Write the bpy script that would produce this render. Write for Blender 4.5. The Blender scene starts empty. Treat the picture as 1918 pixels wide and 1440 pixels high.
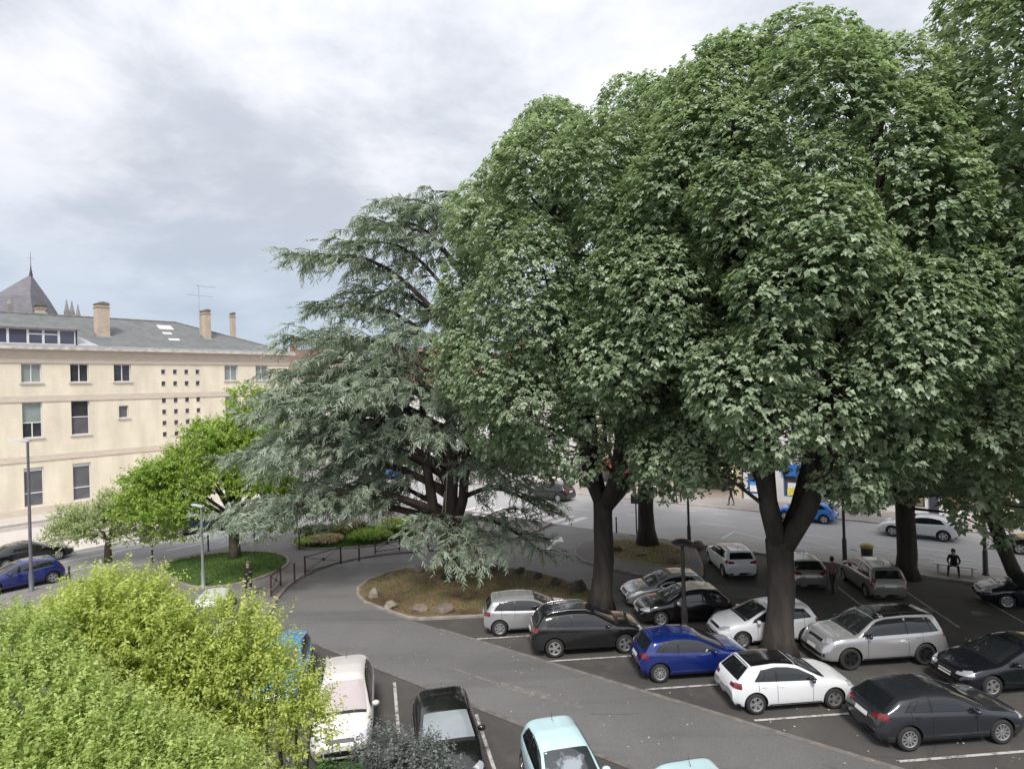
import bpy, bmesh, math, random
import numpy as np
from mathutils import Vector, Matrix
from mathutils.bvhtree import BVHTree

# ------------------------------------------------------------------ camera, sky, sun, exposure
scene = bpy.context.scene
COL = scene.collection
R = math.radians
cam_data = bpy.data.cameras.new("camera")
cam_data.sensor_width = 36.0
cam_data.lens = 22.15
cam_data.clip_start = 0.1
cam_data.clip_end = 6000
cam = bpy.data.objects.new("camera", cam_data)
COL.objects.link(cam)
cam.location = (0, 0, 10.1)
cam.rotation_euler = (Matrix.Rotation(R(90.29), 4, 'X') @ Matrix.Rotation(-0.03, 4, 'Z')).to_euler()
scene.camera = cam
scene.view_settings.view_transform = 'Standard'
scene.view_settings.look = 'None'
scene.view_settings.gamma = 1.0
scene.view_settings.exposure = 1.12
scene.view_settings.use_curve_mapping = False

SUN_EL, SUN_AZ = 50.0, 182.0      # degrees; azimuth clockwise from +Y (behind the camera)
world = bpy.data.worlds.new("World")
scene.world = world
world.use_nodes = True


def build_world():
    nt = world.node_tree
    N, L = nt.nodes, nt.links
    N.clear()
    out = N.new('ShaderNodeOutputWorld')
    bg = N.new('ShaderNodeBackground')
    bg.inputs['Strength'].default_value = 0.1
    sky = N.new('ShaderNodeTexSky')
    sky.sky_type = 'NISHITA'
    sky.sun_disc = False
    sky.sun_elevation = R(SUN_EL)
    sky.sun_rotation = R(SUN_AZ)
    sky.dust_density = 2.0
    tc = N.new('ShaderNodeTexCoord')
    sep = N.new('ShaderNodeSeparateXYZ')
    L.new(tc.outputs['Generated'], sep.inputs[0])

    def math_(op, a, b=None, clamp=False):
        m = N.new('ShaderNodeMath')
        m.operation = op
        m.use_clamp = clamp
        for i, x in enumerate((a, b)):
            if x is None:
                continue
            if isinstance(x, (int, float)):
                m.inputs[i].default_value = x
            else:
                L.new(x, m.inputs[i])
        return m.outputs[0]
    z = math_('MAXIMUM', sep.outputs[2], 0.0)
    # a cloud deck seen from below: direction projected on a level sheet
    k = math_('ADD', z, 0.30)
    px = math_('DIVIDE', sep.outputs[0], k)
    py = math_('DIVIDE', sep.outputs[1], k)
    comb = N.new('ShaderNodeCombineXYZ')
    L.new(px, comb.inputs[0])
    L.new(py, comb.inputs[1])

    def noise(scale, detail, rough, dist, off):
        mp = N.new('ShaderNodeMapping')
        mp.inputs['Location'].default_value = off
        L.new(comb.outputs[0], mp.inputs[0])
        n = N.new('ShaderNodeTexNoise')
        n.inputs['Scale'].default_value = scale
        n.inputs['Detail'].default_value = detail
        n.inputs['Roughness'].default_value = rough
        n.inputs['Distortion'].default_value = dist
        L.new(mp.outputs[0], n.inputs['Vector'])
        return n.outputs['Fac']
    n1 = noise(1.25, 8, 0.55, 0.25, (2.6, 1.2, 0))
    n2 = noise(3.6, 7, 0.6, 0.15, (7.1, 3.3, 0))
    nn = math_('ADD', math_('MULTIPLY', n1, 0.64), math_('MULTIPLY', n2, 0.36))
    ramp = N.new('ShaderNodeValToRGB')
    ramp.color_ramp.interpolation = 'EASE'
    el = ramp.color_ramp.elements
    el[0].position = 0.36
    el[0].color = (0.60, 0.63, 0.68, 1)
    el[1].position = 0.58
    el[1].color = (0.97, 0.97, 0.98, 1)
    L.new(nn, ramp.inputs[0])
    # overcast luminance rises towards the zenith; blue-grey near the horizon
    lum = math_('ADD', math_('MULTIPLY', z, 0.40), 0.35)
    hz = N.new('ShaderNodeMapRange')
    hz.inputs['From Min'].default_value = 0.0
    hz.inputs['From Max'].default_value = 0.30
    L.new(z, hz.inputs['Value'])
    tint = N.new('ShaderNodeMixRGB')
    tint.inputs[1].default_value = (0.72, 0.86, 1.05, 1)
    tint.inputs[2].default_value = (0.985, 0.99, 1.02, 1)
    L.new(hz.outputs[0], tint.inputs[0])
    # near the horizon the deck thins out to an even veil
    veil = N.new('ShaderNodeMixRGB')
    veil.inputs[1].default_value = (0.80, 0.82, 0.85, 1)
    L.new(hz.outputs[0], veil.inputs[0])
    L.new(ramp.outputs[0], veil.inputs[2])
    mul = N.new('ShaderNodeMixRGB')
    mul.blend_type = 'MULTIPLY'
    mul.inputs[0].default_value = 1.0
    L.new(veil.outputs[0], mul.inputs[1])
    L.new(tint.outputs[0], mul.inputs[2])
    sc = N.new('ShaderNodeVectorMath')
    sc.operation = 'SCALE'
    L.new(mul.outputs[0], sc.inputs[0])
    L.new(math_('MULTIPLY', lum, 10.0), sc.inputs['Scale'])
    mix = N.new('ShaderNodeMixRGB')
    mix.inputs[0].default_value = 0.93
    L.new(sky.outputs[0], mix.inputs[1])
    L.new(sc.outputs[0], mix.inputs[2])
    L.new(mix.outputs[0], bg.inputs['Color'])
    L.new(bg.outputs[0], out.inputs['Surface'])


build_world()
sun_data = bpy.data.lights.new("sun", 'SUN')
sun_data.energy = 1.5
sun_data.angle = R(14)
sun_data.color = (1.0, 0.96, 0.90)
sun = bpy.data.objects.new("sun", sun_data)
COL.objects.link(sun)
_a, _e = R(SUN_AZ), R(SUN_EL)
sun_dir = Vector((math.sin(_a) * math.cos(_e), math.cos(_a) * math.cos(_e), math.sin(_e)))
sun.rotation_euler = sun_dir.to_track_quat('Z', 'Y').to_euler()
sun.location = sun_dir * 80

# ------------------------------------------------------------------ street grid: a runs along the main street, b across it
A2 = np.array([0.7799, -0.6259])
B2 = np.array([0.6259, 0.7799])


def W(s, t):
    p = s * A2 + t * B2
    return (float(p[0]), float(p[1]))


ROT_A = math.atan2(A2[1], A2[0])
ROT_B = math.atan2(B2[1], B2[0])

# ------------------------------------------------------------------ materials
MATS = {}


def principled(name):
    m = bpy.data.materials.new(name)
    m.use_nodes = True
    return m, m.node_tree, m.node_tree.nodes['Principled BSDF']


def mat(name, c, rough=0.6, metal=0.0, c2=None, scale=3.0, detail=6, bump=0.0, bscale=None, coat=0.0, ior=None, spec=None, low=0.35, high=0.65, stretch=None):
    if name in MATS:
        return MATS[name]
    m, nt, b = principled(name)
    N, L = nt.nodes, nt.links
    b.inputs['Base Color'].default_value = (*c, 1)
    b.inputs['Roughness'].default_value = rough
    b.inputs['Metallic'].default_value = metal
    if coat:
        b.inputs['Coat Weight'].default_value = coat
        b.inputs['Coat Roughness'].default_value = 0.04
    if ior:
        b.inputs['IOR'].default_value = ior
    if spec is not None:
        b.inputs['Specular IOR Level'].default_value = spec
    if c2 is not None or bump:
        tc = N.new('ShaderNodeTexCoord')
        vec = tc.outputs['Object']
        if stretch:
            mp = N.new('ShaderNodeMapping')
            mp.inputs['Scale'].default_value = stretch
            L.new(vec, mp.inputs[0])
            vec = mp.outputs[0]
    if c2 is not None:
        n = N.new('ShaderNodeTexNoise')
        n.inputs['Scale'].default_value = scale
        n.inputs['Detail'].default_value = detail
        n.inputs['Roughness'].default_value = 0.6
        L.new(vec, n.inputs['Vector'])
        r = N.new('ShaderNodeValToRGB')
        r.color_ramp.elements[0].position = low
        r.color_ramp.elements[0].color = (*c, 1)
        r.color_ramp.elements[1].position = high
        r.color_ramp.elements[1].color = (*c2, 1)
        L.new(n.outputs['Fac'], r.inputs[0])
        L.new(r.outputs[0], b.inputs['Base Color'])
    if bump:
        n2 = N.new('ShaderNodeTexNoise')
        n2.inputs['Scale'].default_value = bscale or scale * 4
        n2.inputs['Detail'].default_value = 5
        L.new(vec, n2.inputs['Vector'])
        bp = N.new('ShaderNodeBump')
        bp.inputs['Strength'].default_value = bump
        bp.inputs['Distance'].default_value = 0.05
        L.new(n2.outputs['Fac'], bp.inputs['Height'])
        L.new(bp.outputs[0], b.inputs['Normal'])
    MATS[name] = m
    return m


def ground_mat(name, c1, c2, c3, big=0.12, fine=25.0, rough=0.85, patch=0.5, streak=None):
    """worn ground: large soft patches, mid blotches and fine grain"""
    if name in MATS:
        return MATS[name]
    m, nt, b = principled(name)
    N, L = nt.nodes, nt.links
    tc = N.new('ShaderNodeTexCoord')

    def nz(scale, detail, dist=0.0, vec=tc.outputs['Object']):
        n = N.new('ShaderNodeTexNoise')
        n.inputs['Scale'].default_value = scale
        n.inputs['Detail'].default_value = detail
        n.inputs['Distortion'].default_value = dist
        n.inputs['Roughness'].default_value = 0.62
        L.new(vec, n.inputs['Vector'])
        return n.outputs['Fac']
    r1 = N.new('ShaderNodeValToRGB')
    r1.color_ramp.elements[0].position = 0.36
    r1.color_ramp.elements[0].color = (*c1, 1)
    r1.color_ramp.elements[1].position = 0.64
    r1.color_ramp.elements[1].color = (*c2, 1)
    L.new(nz(big, 8, 0.4), r1.inputs[0])
    r2 = N.new('ShaderNodeValToRGB')
    r2.color_ramp.elements[0].position = 0.50
    r2.color_ramp.elements[0].color = (0, 0, 0, 1)
    r2.color_ramp.elements[1].position = 0.72
    r2.color_ramp.elements[1].color = (patch, patch, patch, 1)
    vec = tc.outputs['Object']
    if streak is not None:
        mp = N.new('ShaderNodeMapping')
        mp.inputs['Rotation'].default_value = (0, 0, -streak)
        mp.inputs['Scale'].default_value = (0.12, 1.0, 1.0)
        L.new(vec, mp.inputs[0])
        vec = mp.outputs[0]
    L.new(nz(0.9, 7, 0.6, vec), r2.inputs[0])
    mx = N.new('ShaderNodeMixRGB')
    mx.inputs[2].default_value = (*c3, 1)
    L.new(r2.outputs[0], mx.inputs[0])
    L.new(r1.outputs[0], mx.inputs[1])
    g = N.new('ShaderNodeMapRange')
    g.inputs['From Min'].default_value = 0.3
    g.inputs['From Max'].default_value = 0.7
    g.inputs['To Min'].default_value = 0.78
    g.inputs['To Max'].default_value = 1.22
    L.new(nz(fine, 4), g.inputs['Value'])
    mu = N.new('ShaderNodeMixRGB')
    mu.blend_type = 'MULTIPLY'
    mu.inputs[0].default_value = 1
    L.new(mx.outputs[0], mu.inputs[1])
    L.new(g.outputs[0], mu.inputs[2])
    L.new(mu.outputs[0], b.inputs['Base Color'])
    b.inputs['Roughness'].default_value = rough
    b.inputs['Specular IOR Level'].default_value = 0.35
    bp = N.new('ShaderNodeBump')
    bp.inputs['Strength'].default_value = 0.35
    bp.inputs['Distance'].default_value = 0.02
    L.new(nz(fine * 1.6, 4), bp.inputs['Height'])
    L.new(bp.outputs[0], b.inputs['Normal'])
    MATS[name] = m
    return m


def foliage_mat(name, c1, c2, transl=0.35, rough=0.5, spec=0.35):
    """leaf colour runs from c1 to c2 with the per-leaf attribute 'tint'"""
    if name in MATS:
        return MATS[name]
    m, nt, b = principled(name)
    N, L = nt.nodes, nt.links
    at = N.new('ShaderNodeAttribute')
    at.attribute_name = 'tint'
    mx = N.new('ShaderNodeMixRGB')
    mx.inputs[1].default_value = (*c1, 1)
    mx.inputs[2].default_value = (*c2, 1)
    L.new(at.outputs['Fac'], mx.inputs[0])
    L.new(mx.outputs[0], b.inputs['Base Color'])
    b.inputs['Roughness'].default_value = rough
    b.inputs['Specular IOR Level'].default_value = spec
    tr = N.new('ShaderNodeBsdfTranslucent')
    tw = N.new('ShaderNodeMixRGB')
    tw.blend_type = 'MULTIPLY'
    tw.inputs[0].default_value = 1
    tw.inputs[2].default_value = (1.05, 1.2, 0.66, 1)
    L.new(mx.outputs[0], tw.inputs[1])
    L.new(tw.outputs[0], tr.inputs['Color'])
    ms = N.new('ShaderNodeMixShader')
    ms.inputs[0].default_value = transl
    L.new(b.outputs[0], ms.inputs[1])
    L.new(tr.outputs[0], ms.inputs[2])
    L.new(ms.outputs[0], N['Material Output'].inputs['Surface'])
    MATS[name] = m
    return m


def paint(name, c, metal=0.0, rough=0.32):
    return mat('paint_' + name, c, rough, metal, coat=1.0)


# ------------------------------------------------------------------ mesh helpers
class MB:
    """collects shapes and links them as ONE mesh object"""

    def __init__(self):
        self.v, self.f, self.m = [], [], []

    def add(self, verts, faces, mi=0):
        o = len(self.v)
        self.v.extend([tuple(map(float, p)) for p in verts])
        for fc in faces:
            self.f.append(tuple(i + o for i in fc))
            self.m.append(mi)
        return self

    def quad(self, a, b, c, d, mi=0):
        return self.add([a, b, c, d], [(0, 1, 2, 3)], mi)

    def box(self, x0, x1, y0, y1, z0, z1, mi=0):
        v = [(x, y, z) for z in (z0, z1) for y in (y0, y1) for x in (x0, x1)]
        return self.add(v, [(0, 2, 3, 1), (4, 5, 7, 6), (0, 1, 5, 4), (2, 6, 7, 3), (0, 4, 6, 2), (1, 3, 7, 5)], mi)

    def bar(self, p, q, w, h=None, mi=0):
        """square bar from p to q"""
        p, q = Vector(p), Vector(q)
        d = (q - p).normalized()
        u = d.cross(Vector((0, 0, 1)))
        if u.length < 1e-3:
            u = Vector((1, 0, 0))
        u.normalize()
        n = u.cross(d).normalized()
        u, n = u * (w / 2), n * ((h or w) / 2)
        v = [p - u - n, p + u - n, p + u + n, p - u + n, q - u - n, q + u - n, q + u + n, q - u + n]
        return self.add(v, [(0, 3, 2, 1), (4, 5, 6, 7), (0, 1, 5, 4), (1, 2, 6, 5), (2, 3, 7, 6), (3, 0, 4, 7)], mi)

    def tube(self, path, rad, n=8, mi=0, cap=True, wob=0.0, rng=None):
        pts = [Vector(p) for p in path]
        if isinstance(rad, (int, float)):
            rad = [rad] * len(pts)
        ref = Vector((0.31, 0.95, 0.05)).normalized()
        vs, fs = [], []
        for i, p in enumerate(pts):
            d = (pts[min(i + 1, len(pts) - 1)] - pts[max(i - 1, 0)]).normalized()
            u = d.cross(ref)
            if u.length < 0.05:
                u = d.cross(Vector((1, 0, 0)))
            u.normalize()
            w = d.cross(u)
            for k in range(n):
                a = 2 * math.pi * k / n
                r = rad[i] * (1 + (wob * (rng.random() - 0.5) if wob else 0))
                vs.append(p + u * (math.cos(a) * r) + w * (math.sin(a) * r))
        for i in range(len(pts) - 1):
            for k in range(n):
                k2 = (k + 1) % n
                fs.append((i * n + k, (i + 1) * n + k, (i + 1) * n + k2, i * n + k2))
        if cap:
            fs.append(tuple(range(n)))
            fs.append(tuple(reversed(range((len(pts) - 1) * n, len(pts) * n))))
        return self.add(vs, fs, mi)

    def lathe(self, prof, n=16, mi=0, axis='Z', center=(0, 0, 0)):
        """prof: (radius, height) pairs"""
        vs, fs = [], []
        for r, h in prof:
            for k in range(n):
                a = 2 * math.pi * k / n
                c, s = math.cos(a) * r, math.sin(a) * r
                p = (c, s, h) if axis == 'Z' else (c, h, s)
                vs.append((p[0] + center[0], p[1] + center[1], p[2] + center[2]))
        for i in range(len(prof) - 1):
            for k in range(n):
                k2 = (k + 1) % n
                q = (i * n + k, i * n + k2, (i + 1) * n + k2, (i + 1) * n + k)
                fs.append(q if axis == 'Z' else q[::-1])
        return self.add(vs, fs, mi)

    def poly(self, pts, z, mi=0):
        return self.add([(p[0], p[1], z) for p in pts], [tuple(range(len(pts)))], mi)

    def prism(self, pts, z0, z1, mi=0, mtop=None):
        n = len(pts)
        self.add([(p[0], p[1], z0) for p in pts] + [(p[0], p[1], z1) for p in pts],
                 [(i, (i + 1) % n, n + (i + 1) % n, n + i) for i in range(n)], mi)
        return self.poly(pts, z1, mi if mtop is None else mtop)

    def build(self, name, mats, parent=None, smooth=False, loc=None, rot=None, auto=None):
        me = bpy.data.meshes.new(name)
        me.from_pydata(self.v, [], self.f)
        if not isinstance(mats, (list, tuple)):
            mats = [mats]
        for mm in mats:
            me.materials.append(mm)
        if len(mats) > 1:
            me.polygons.foreach_set('material_index', self.m)
        if smooth:
            me.polygons.foreach_set('use_smooth', [True] * len(me.polygons))
        me.update()
        return link(name, me, parent, loc, rot)


def link(name, me, parent=None, loc=None, rot=None):
    o = bpy.data.objects.new(name, me)
    COL.objects.link(o)
    if parent is not None:
        o.parent = parent
    if loc is not None:
        o.location = loc
    if rot is not None:
        o.rotation_euler = (0, 0, rot) if isinstance(rot, (int, float)) else rot
    return o


def tag(o, label, cat, group=None):
    o['label'] = label
    o['category'] = cat
    if group:
        o['group'] = group
    return o


def thing(name, label, cat, loc=(0, 0, 0), rotz=0.0, group=None):
    o = bpy.data.objects.new(name, None)
    o.empty_display_size = 0.3
    COL.objects.link(o)
    o.location = loc
    o.rotation_euler = (0, 0, rotz)
    return tag(o, label, cat, group)


def struct(o, label=None):
    o['kind'] = 'structure'
    if label:
        o['label'] = label
    return o


def children(o):
    return [c for c in bpy.data.objects if c.parent == o]


def np_mesh(name, verts, faces, mats, tint=None, parent=None, smooth=False, fmat=None):
    """verts (n,3), faces (m,k) as numpy; tint per vertex"""
    me = bpy.data.meshes.new(name)
    nv, (nf, k) = len(verts), faces.shape
    me.vertices.add(nv)
    me.vertices.foreach_set('co', verts.astype(np.float32).ravel())
    me.loops.add(nf * k)
    me.loops.foreach_set('vertex_index', faces.astype(np.int32).ravel())
    me.polygons.add(nf)
    me.polygons.foreach_set('loop_start', np.arange(0, nf * k, k, dtype=np.int32))
    me.polygons.foreach_set('loop_total', np.full(nf, k, dtype=np.int32))
    for mm in (mats if isinstance(mats, (list, tuple)) else [mats]):
        me.materials.append(mm)
    if smooth:
        me.polygons.foreach_set('use_smooth', np.ones(nf, dtype=bool))
    if fmat is not None:
        me.polygons.foreach_set('material_index', fmat.astype(np.int32))
    me.update(calc_edges=True)
    if tint is not None:
        at = me.attributes.new('tint', 'FLOAT', 'POINT')
        at.data.foreach_set('value', tint.astype(np.float32))
    return link(name, me, parent)


def ccw(poly):
    a = sum(poly[i][0] * poly[(i + 1) % len(poly)][1] - poly[(i + 1) % len(poly)][0] * poly[i][1] for i in range(len(poly)))
    return poly if a > 0 else poly[::-1]


def inset(poly, d):
    n = len(poly)
    res = []
    for i in range(n):
        p0, p1, p2 = (np.array(poly[j % n], float) for j in (i - 1, i, i + 1))
        e1, e2 = p1 - p0, p2 - p1
        e1 /= np.linalg.norm(e1) + 1e-9
        e2 /= np.linalg.norm(e2) + 1e-9
        n1, n2 = np.array([-e1[1], e1[0]]), np.array([-e2[1], e2[0]])
        nn = n1 + n2
        nn /= max(np.linalg.norm(nn), 1e-6)
        q = p1 + nn * d / max(0.45, float(nn @ n1))
        res.append((float(q[0]), float(q[1])))
    return res


def smooth_poly(pts, it=2, closed=True):
    """corner cutting"""
    p = [np.array(q, float) for q in pts]
    for _ in range(it):
        r = []
        n = len(p)
        if not closed:
            r.append(p[0])
        for i in range(n if closed else n - 1):
            u, v = p[i], p[(i + 1) % n]
            r += [u * .75 + v * .25, u * .25 + v * .75]
        if not closed:
            r.append(p[-1])
        p = r
    return [tuple(map(float, q)) for q in p]
# ------------------------------------------------------------------ ground, roads, pavements
M_LOT = ground_mat('lot_asphalt', (0.062, 0.058, 0.056), (0.092, 0.086, 0.080), (0.130, 0.118, 0.102), big=0.15, patch=0.5)
M_ROAD = ground_mat('road_asphalt', (0.332, 0.325, 0.328), (0.390, 0.384, 0.386), (0.280, 0.274, 0.277), big=0.07, patch=0.5, streak=ROT_A)
M_STREET2 = ground_mat('side_street_asphalt', (0.225, 0.222, 0.225), (0.281, 0.278, 0.281), (0.188, 0.185, 0.188), big=0.09, patch=0.5, streak=ROT_B)
M_LANE = ground_mat('lane_asphalt', (0.140, 0.137, 0.135), (0.195, 0.190, 0.186), (0.110, 0.108, 0.107), rough=0.62, big=0.10, patch=0.85, streak=ROT_A)
M_PAVE = ground_mat('pavement_asphalt', (0.162, 0.150, 0.150), (0.210, 0.194, 0.192), (0.138, 0.126, 0.125), big=0.2, patch=0.5)
M_FAR_PAVE = ground_mat('far_pavement', (0.324, 0.294, 0.276), (0.396, 0.360, 0.342), (0.264, 0.240, 0.228), big=0.2, patch=0.5)
M_FORE = ground_mat('forecourt_concrete', (0.480, 0.438, 0.402), (0.564, 0.516, 0.480), (0.396, 0.360, 0.336), big=0.16, patch=0.45)
M_KERB = mat('kerb_stone', (0.312, 0.286, 0.260), 0.8, c2=(0.468, 0.442, 0.403), scale=2.2, bump=0.25, bscale=30)
M_KERB_D = mat('kerb_dark', (0.195, 0.156, 0.143), 0.8, c2=(0.325, 0.273, 0.247), scale=2.5, bump=0.25, bscale=30)
M_LAWN = ground_mat('lawn_soil', (0.051, 0.097, 0.024), (0.081, 0.142, 0.035), (0.101, 0.115, 0.041), big=0.5, patch=0.4, fine=40)
M_MULCH = ground_mat('needle_mulch', (0.075, 0.042, 0.030), (0.235, 0.160, 0.095), (0.120, 0.150, 0.048), big=0.42, patch=0.9, fine=14)
M_DRY = ground_mat('dry_grass_soil', (0.163, 0.130, 0.068), (0.215, 0.176, 0.091), (0.117, 0.124, 0.052), big=0.5, patch=0.6, fine=25)


def marking_mat(name, c, wear):
    """road paint rubbed through to the asphalt in places"""
    m, nt, b = principled(name)
    N, L = nt.nodes, nt.links
    tc = N.new('ShaderNodeTexCoord')
    n = N.new('ShaderNodeTexNoise')
    n.inputs['Scale'].default_value = 3.5
    n.inputs['Detail'].default_value = 10
    n.inputs['Roughness'].default_value = 0.75
    L.new(tc.outputs['Object'], n.inputs['Vector'])
    r = N.new('ShaderNodeValToRGB')
    r.color_ramp.elements[0].position = wear
    r.color_ramp.elements[0].color = (0.16, 0.155, 0.15, 1)
    r.color_ramp.elements[1].position = wear + 0.12
    r.color_ramp.elements[1].color = (*c, 1)
    L.new(n.outputs['Fac'], r.inputs[0])
    L.new(r.outputs[0], b.inputs['Base Color'])
    b.inputs['Roughness'].default_value = 0.75
    return m


M_LINE = marking_mat('line_paint', (0.52, 0.50, 0.47), 0.41)
M_LINE_W = marking_mat('line_paint_worn', (0.40, 0.37, 0.34), 0.40)
M_LINE_F = marking_mat('line_paint_faint', (0.27, 0.24, 0.22), 0.46)
M_CROSS = marking_mat('crossing_paint', (0.66, 0.62, 0.60), 0.33)


def sheet(name, poly, z, m):
    return struct(MB().poly(ccw(poly), z).build(name, m))


sheet('ground', [(-1500, -300), (1500, -300), (1500, 2500), (-1500, 2500)], 0.0, M_LOT)
sheet('main_street', [W(-110, 37.9), W(60, 37.9), W(60, 49.35), W(-110, 49.35)], 0.004, M_ROAD)
sheet('side_street', [W(-49.3, -30), W(-41.3, -30), W(-41.3, 37.9), W(-49.3, 37.9)], 0.008, M_STREET2)
outer_kerb = [(-11.2, 27.6), (-11.5, 29.4), (-11.85, 31.3), (-12.0, 33.0), (-11.9, 34.4), (-11.4, 36.0), (-10.7, 37.2), (-9.6, 38.2),
              (-7.9, 39.0), (-6.0, 39.4), (-4.0, 39.7), (-2.6, 40.1), (-1.3, 40.9), (-0.2, 42.0), (1.4, 43.9)]
isl_left = [(3.8, 30.7), (2.3, 33.0), (1.0, 34.4), (-0.4, 35.3), (-2.0, 35.9), (-3.6, 36.15), (-5.1, 36.15), (-6.4, 35.8), (-7.5, 34.8), (-8.1, 33.6),
            (-8.3, 32.4), (-8.0, 31.2), (-7.4, 30.2), (-6.5, 29.3), (-5.0, 28.0)]
right_isl_w = [(7.0, 42.2), (5.2, 41.3), (4.0, 40.2), (3.5, 39.0), (3.4, 37.6), (3.7, 36.2), (4.4, 35.0)]
lane_poly = [W(24, 14.7), W(-25.5, 14.8)] + outer_kerb[1:] + [W(-26.5, 37.88), W(-20.6, 37.88)] + right_isl_w + isl_left + [W(-19.5, 18.7), W(24, 18.7)]
sheet('access_lane', lane_poly, 0.012, M_LANE)
sheet('aisle_road', [(3.9, 30.5), (4.6, 34.9), (7.2, 33.0), (9.2, 31.7), (12, 30.6), (11.4, 29.2), (6, 29.9), (4.2, 29.4)], 0.006,
      ground_mat('aisle_asphalt', (0.095, 0.092, 0.09), (0.125, 0.12, 0.117), (0.08, 0.078, 0.076), big=0.2))


def raised(name, poly, h, kw, mtop, mkerb, z0=0.0, crown=0.0):
    """a raised area: one top sheet and its kerb as a child"""
    poly = ccw(poly)
    inn = inset(poly, kw)
    n = len(poly)
    o = struct(MB().poly(inn, z0 + h + crown).build(name, mtop))
    k = MB()
    vs = [(p[0], p[1], z0) for p in poly] + [(p[0], p[1], z0 + h - 0.015) for p in poly]
    ou2 = inset(poly, 0.02)
    vs += [(p[0], p[1], z0 + h + 0.003) for p in ou2] + [(p[0], p[1], z0 + h + 0.003) for p in inn]
    fs = []
    for r in range(3):
        fs += [(r * n + i, r * n + (i + 1) % n, (r + 1) * n + (i + 1) % n, (r + 1) * n + i) for i in range(n)]
    k.add(vs, fs)
    k.build('kerb', mkerb, o)
    return o


raised('plaza_pavement', outer_kerb + [W(-27.0, 37.85), W(-36, 37.85), W(-40.2, 36.8), W(-41.3, 34.5), W(-41.3, 4), W(-27.6, 4), W(-27.6, 12.5)], 0.12, 0.16, M_PAVE, M_KERB_D)
raised('far_pavement', [W(-110, 49.35), W(60, 49.35), W(60, 54.2), W(-110, 54.2)], 0.12, 0.18, M_FAR_PAVE, M_KERB)
raised('forecourt', [W(-92, -30), W(-49.3, -30), W(-49.3, 37.9), W(-92, 37.9)], 0.12, 0.18, M_FORE, M_KERB)
cedar_isl = isl_left + [(-4.4, 27.75), (-2.0, 27.85), (0.8, 28.15), (3.2, 28.6), (3.9, 29.4)]
raised('cedar_island', cedar_isl, 0.11, 0.14, M_MULCH, mat('kerb_worn', (0.21, 0.19, 0.165), .85, c2=(0.33, 0.30, 0.265), scale=2.4, bump=.3, bscale=25))
right_isl = right_isl_w + [(6.4, 33.2), (8.9, 31.95), (9.6, 32.6), (10.2, 34.6), (10.9, 38.6), (9.2, 40.4)]
raised('corner_island', right_isl, 0.11, 0.14, M_PAVE, M_KERB_D)
raised('near_pavement', [W(-17.8, 37.3), W(60, 37.3), W(60, 39.4), W(-17.8, 39.4)], 0.12, 0.16, M_FAR_PAVE, M_KERB)
lawn = smooth_poly([(-21.6, 38.3), (-20.4, 36.0), (-17.0, 32.6), (-14.6, 33.2), (-13.3, 35.6), (-13.5, 38.0), (-15.2, 39.9), (-18.3, 40.5)], 2)
raised('lawn', lawn, 0.10, 0.14, M_LAWN, M_KERB_D, z0=0.12)
bed = smooth_poly([(-15.4, 43.4), (-14.8, 41.3), (-12.6, 40.2), (-9.8, 40.5), (-7.6, 42.0), (-6.0, 43.9), (-8.4, 45.6), (-10.6, 46.9), (-13.6, 47.4)], 2)
raised('planting_bed', bed, 0.08, 0.10, M_LAWN, M_KERB_D, z0=0.12)
raised('verge', smooth_poly([(-9.3, 49.5), (-7.5, 47.2), (-5.6, 46.4), (-4.4, 47.2), (-6.2, 49.6), (-8.6, 51.4)], 2), 0.08, 0.10, M_LAWN, M_KERB_D, z0=0.12)
raised('tree_verge', smooth_poly([(5.0, 39.6), (4.9, 37.0), (6.2, 35.4), (8.2, 34.2), (9.6, 34.8), (10.2, 38.0), (8.6, 40.3), (6.4, 41.0)], 2), 0.03, 0.05, M_DRY, M_KERB_D, z0=0.112)
raised('lot_planting_strip', smooth_poly([(14.8, 18.2), (16.6, 16.4), (20.5, 13.5), (22.0, 15.0), (18.0, 18.6), (16.0, 19.9)], 2), 0.08, 0.1, M_LAWN, M_KERB_D)


# ---- painted markings, each a sheet 4 mm above what it lies on
def stripe(p, q, w, z=0.016, m=None, name='line_marking'):
    p, q = np.array(p, float), np.array(q, float)
    d = (q - p) / np.linalg.norm(q - p)
    n = np.array([-d[1], d[0]]) * w / 2
    return struct(MB().poly(ccw([tuple(p - n), tuple(q - n), tuple(q + n), tuple(p + n)]), z).build(name, m or M_LINE))


DA = np.array([0.997, 0.08])          # stall direction, middle rows
for x, y in [(-2.2, 25.45), (0.75, 23.2), (3.9, 20.85), (6.7, 18.75), (9.65, 16.55), (12.5, 14.3)]:
    p = np.array([x, y]) + DA * 0.2
    stripe(p, p + DA * 4.6, 0.10)
for x, y in [(10.2, 25.6), (8.0, 27.9), (14.2, 21.0)]:
    p = np.array([x, y])
    stripe(p, p + DA * 4.2, 0.09, m=M_LINE_W)
for s in range(3):
    pass
DB = np.array([0.22, -0.976])         # stall direction, row towards the camera
for x, y in [(-4.42, 22.05), (-1.45, 19.75), (1.55, 17.4), (4.5, 15.2), (-7.4, 24.3), (-10.3, 26.6)]:
    p = np.array([x, y])
    stripe(p + DB * 0.15, p + DB * 4.6, 0.10)
for p, q in [((15.45, 30.5), (15.1, 27.6)), ((18.15, 29.6), (17.55, 25.2)), ((20.8, 28.7), (20.3, 25.0)), ((12.9, 32.2), (12.4, 29.4))]:
    stripe(p, q, 0.09, m=M_LINE_W)
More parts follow.
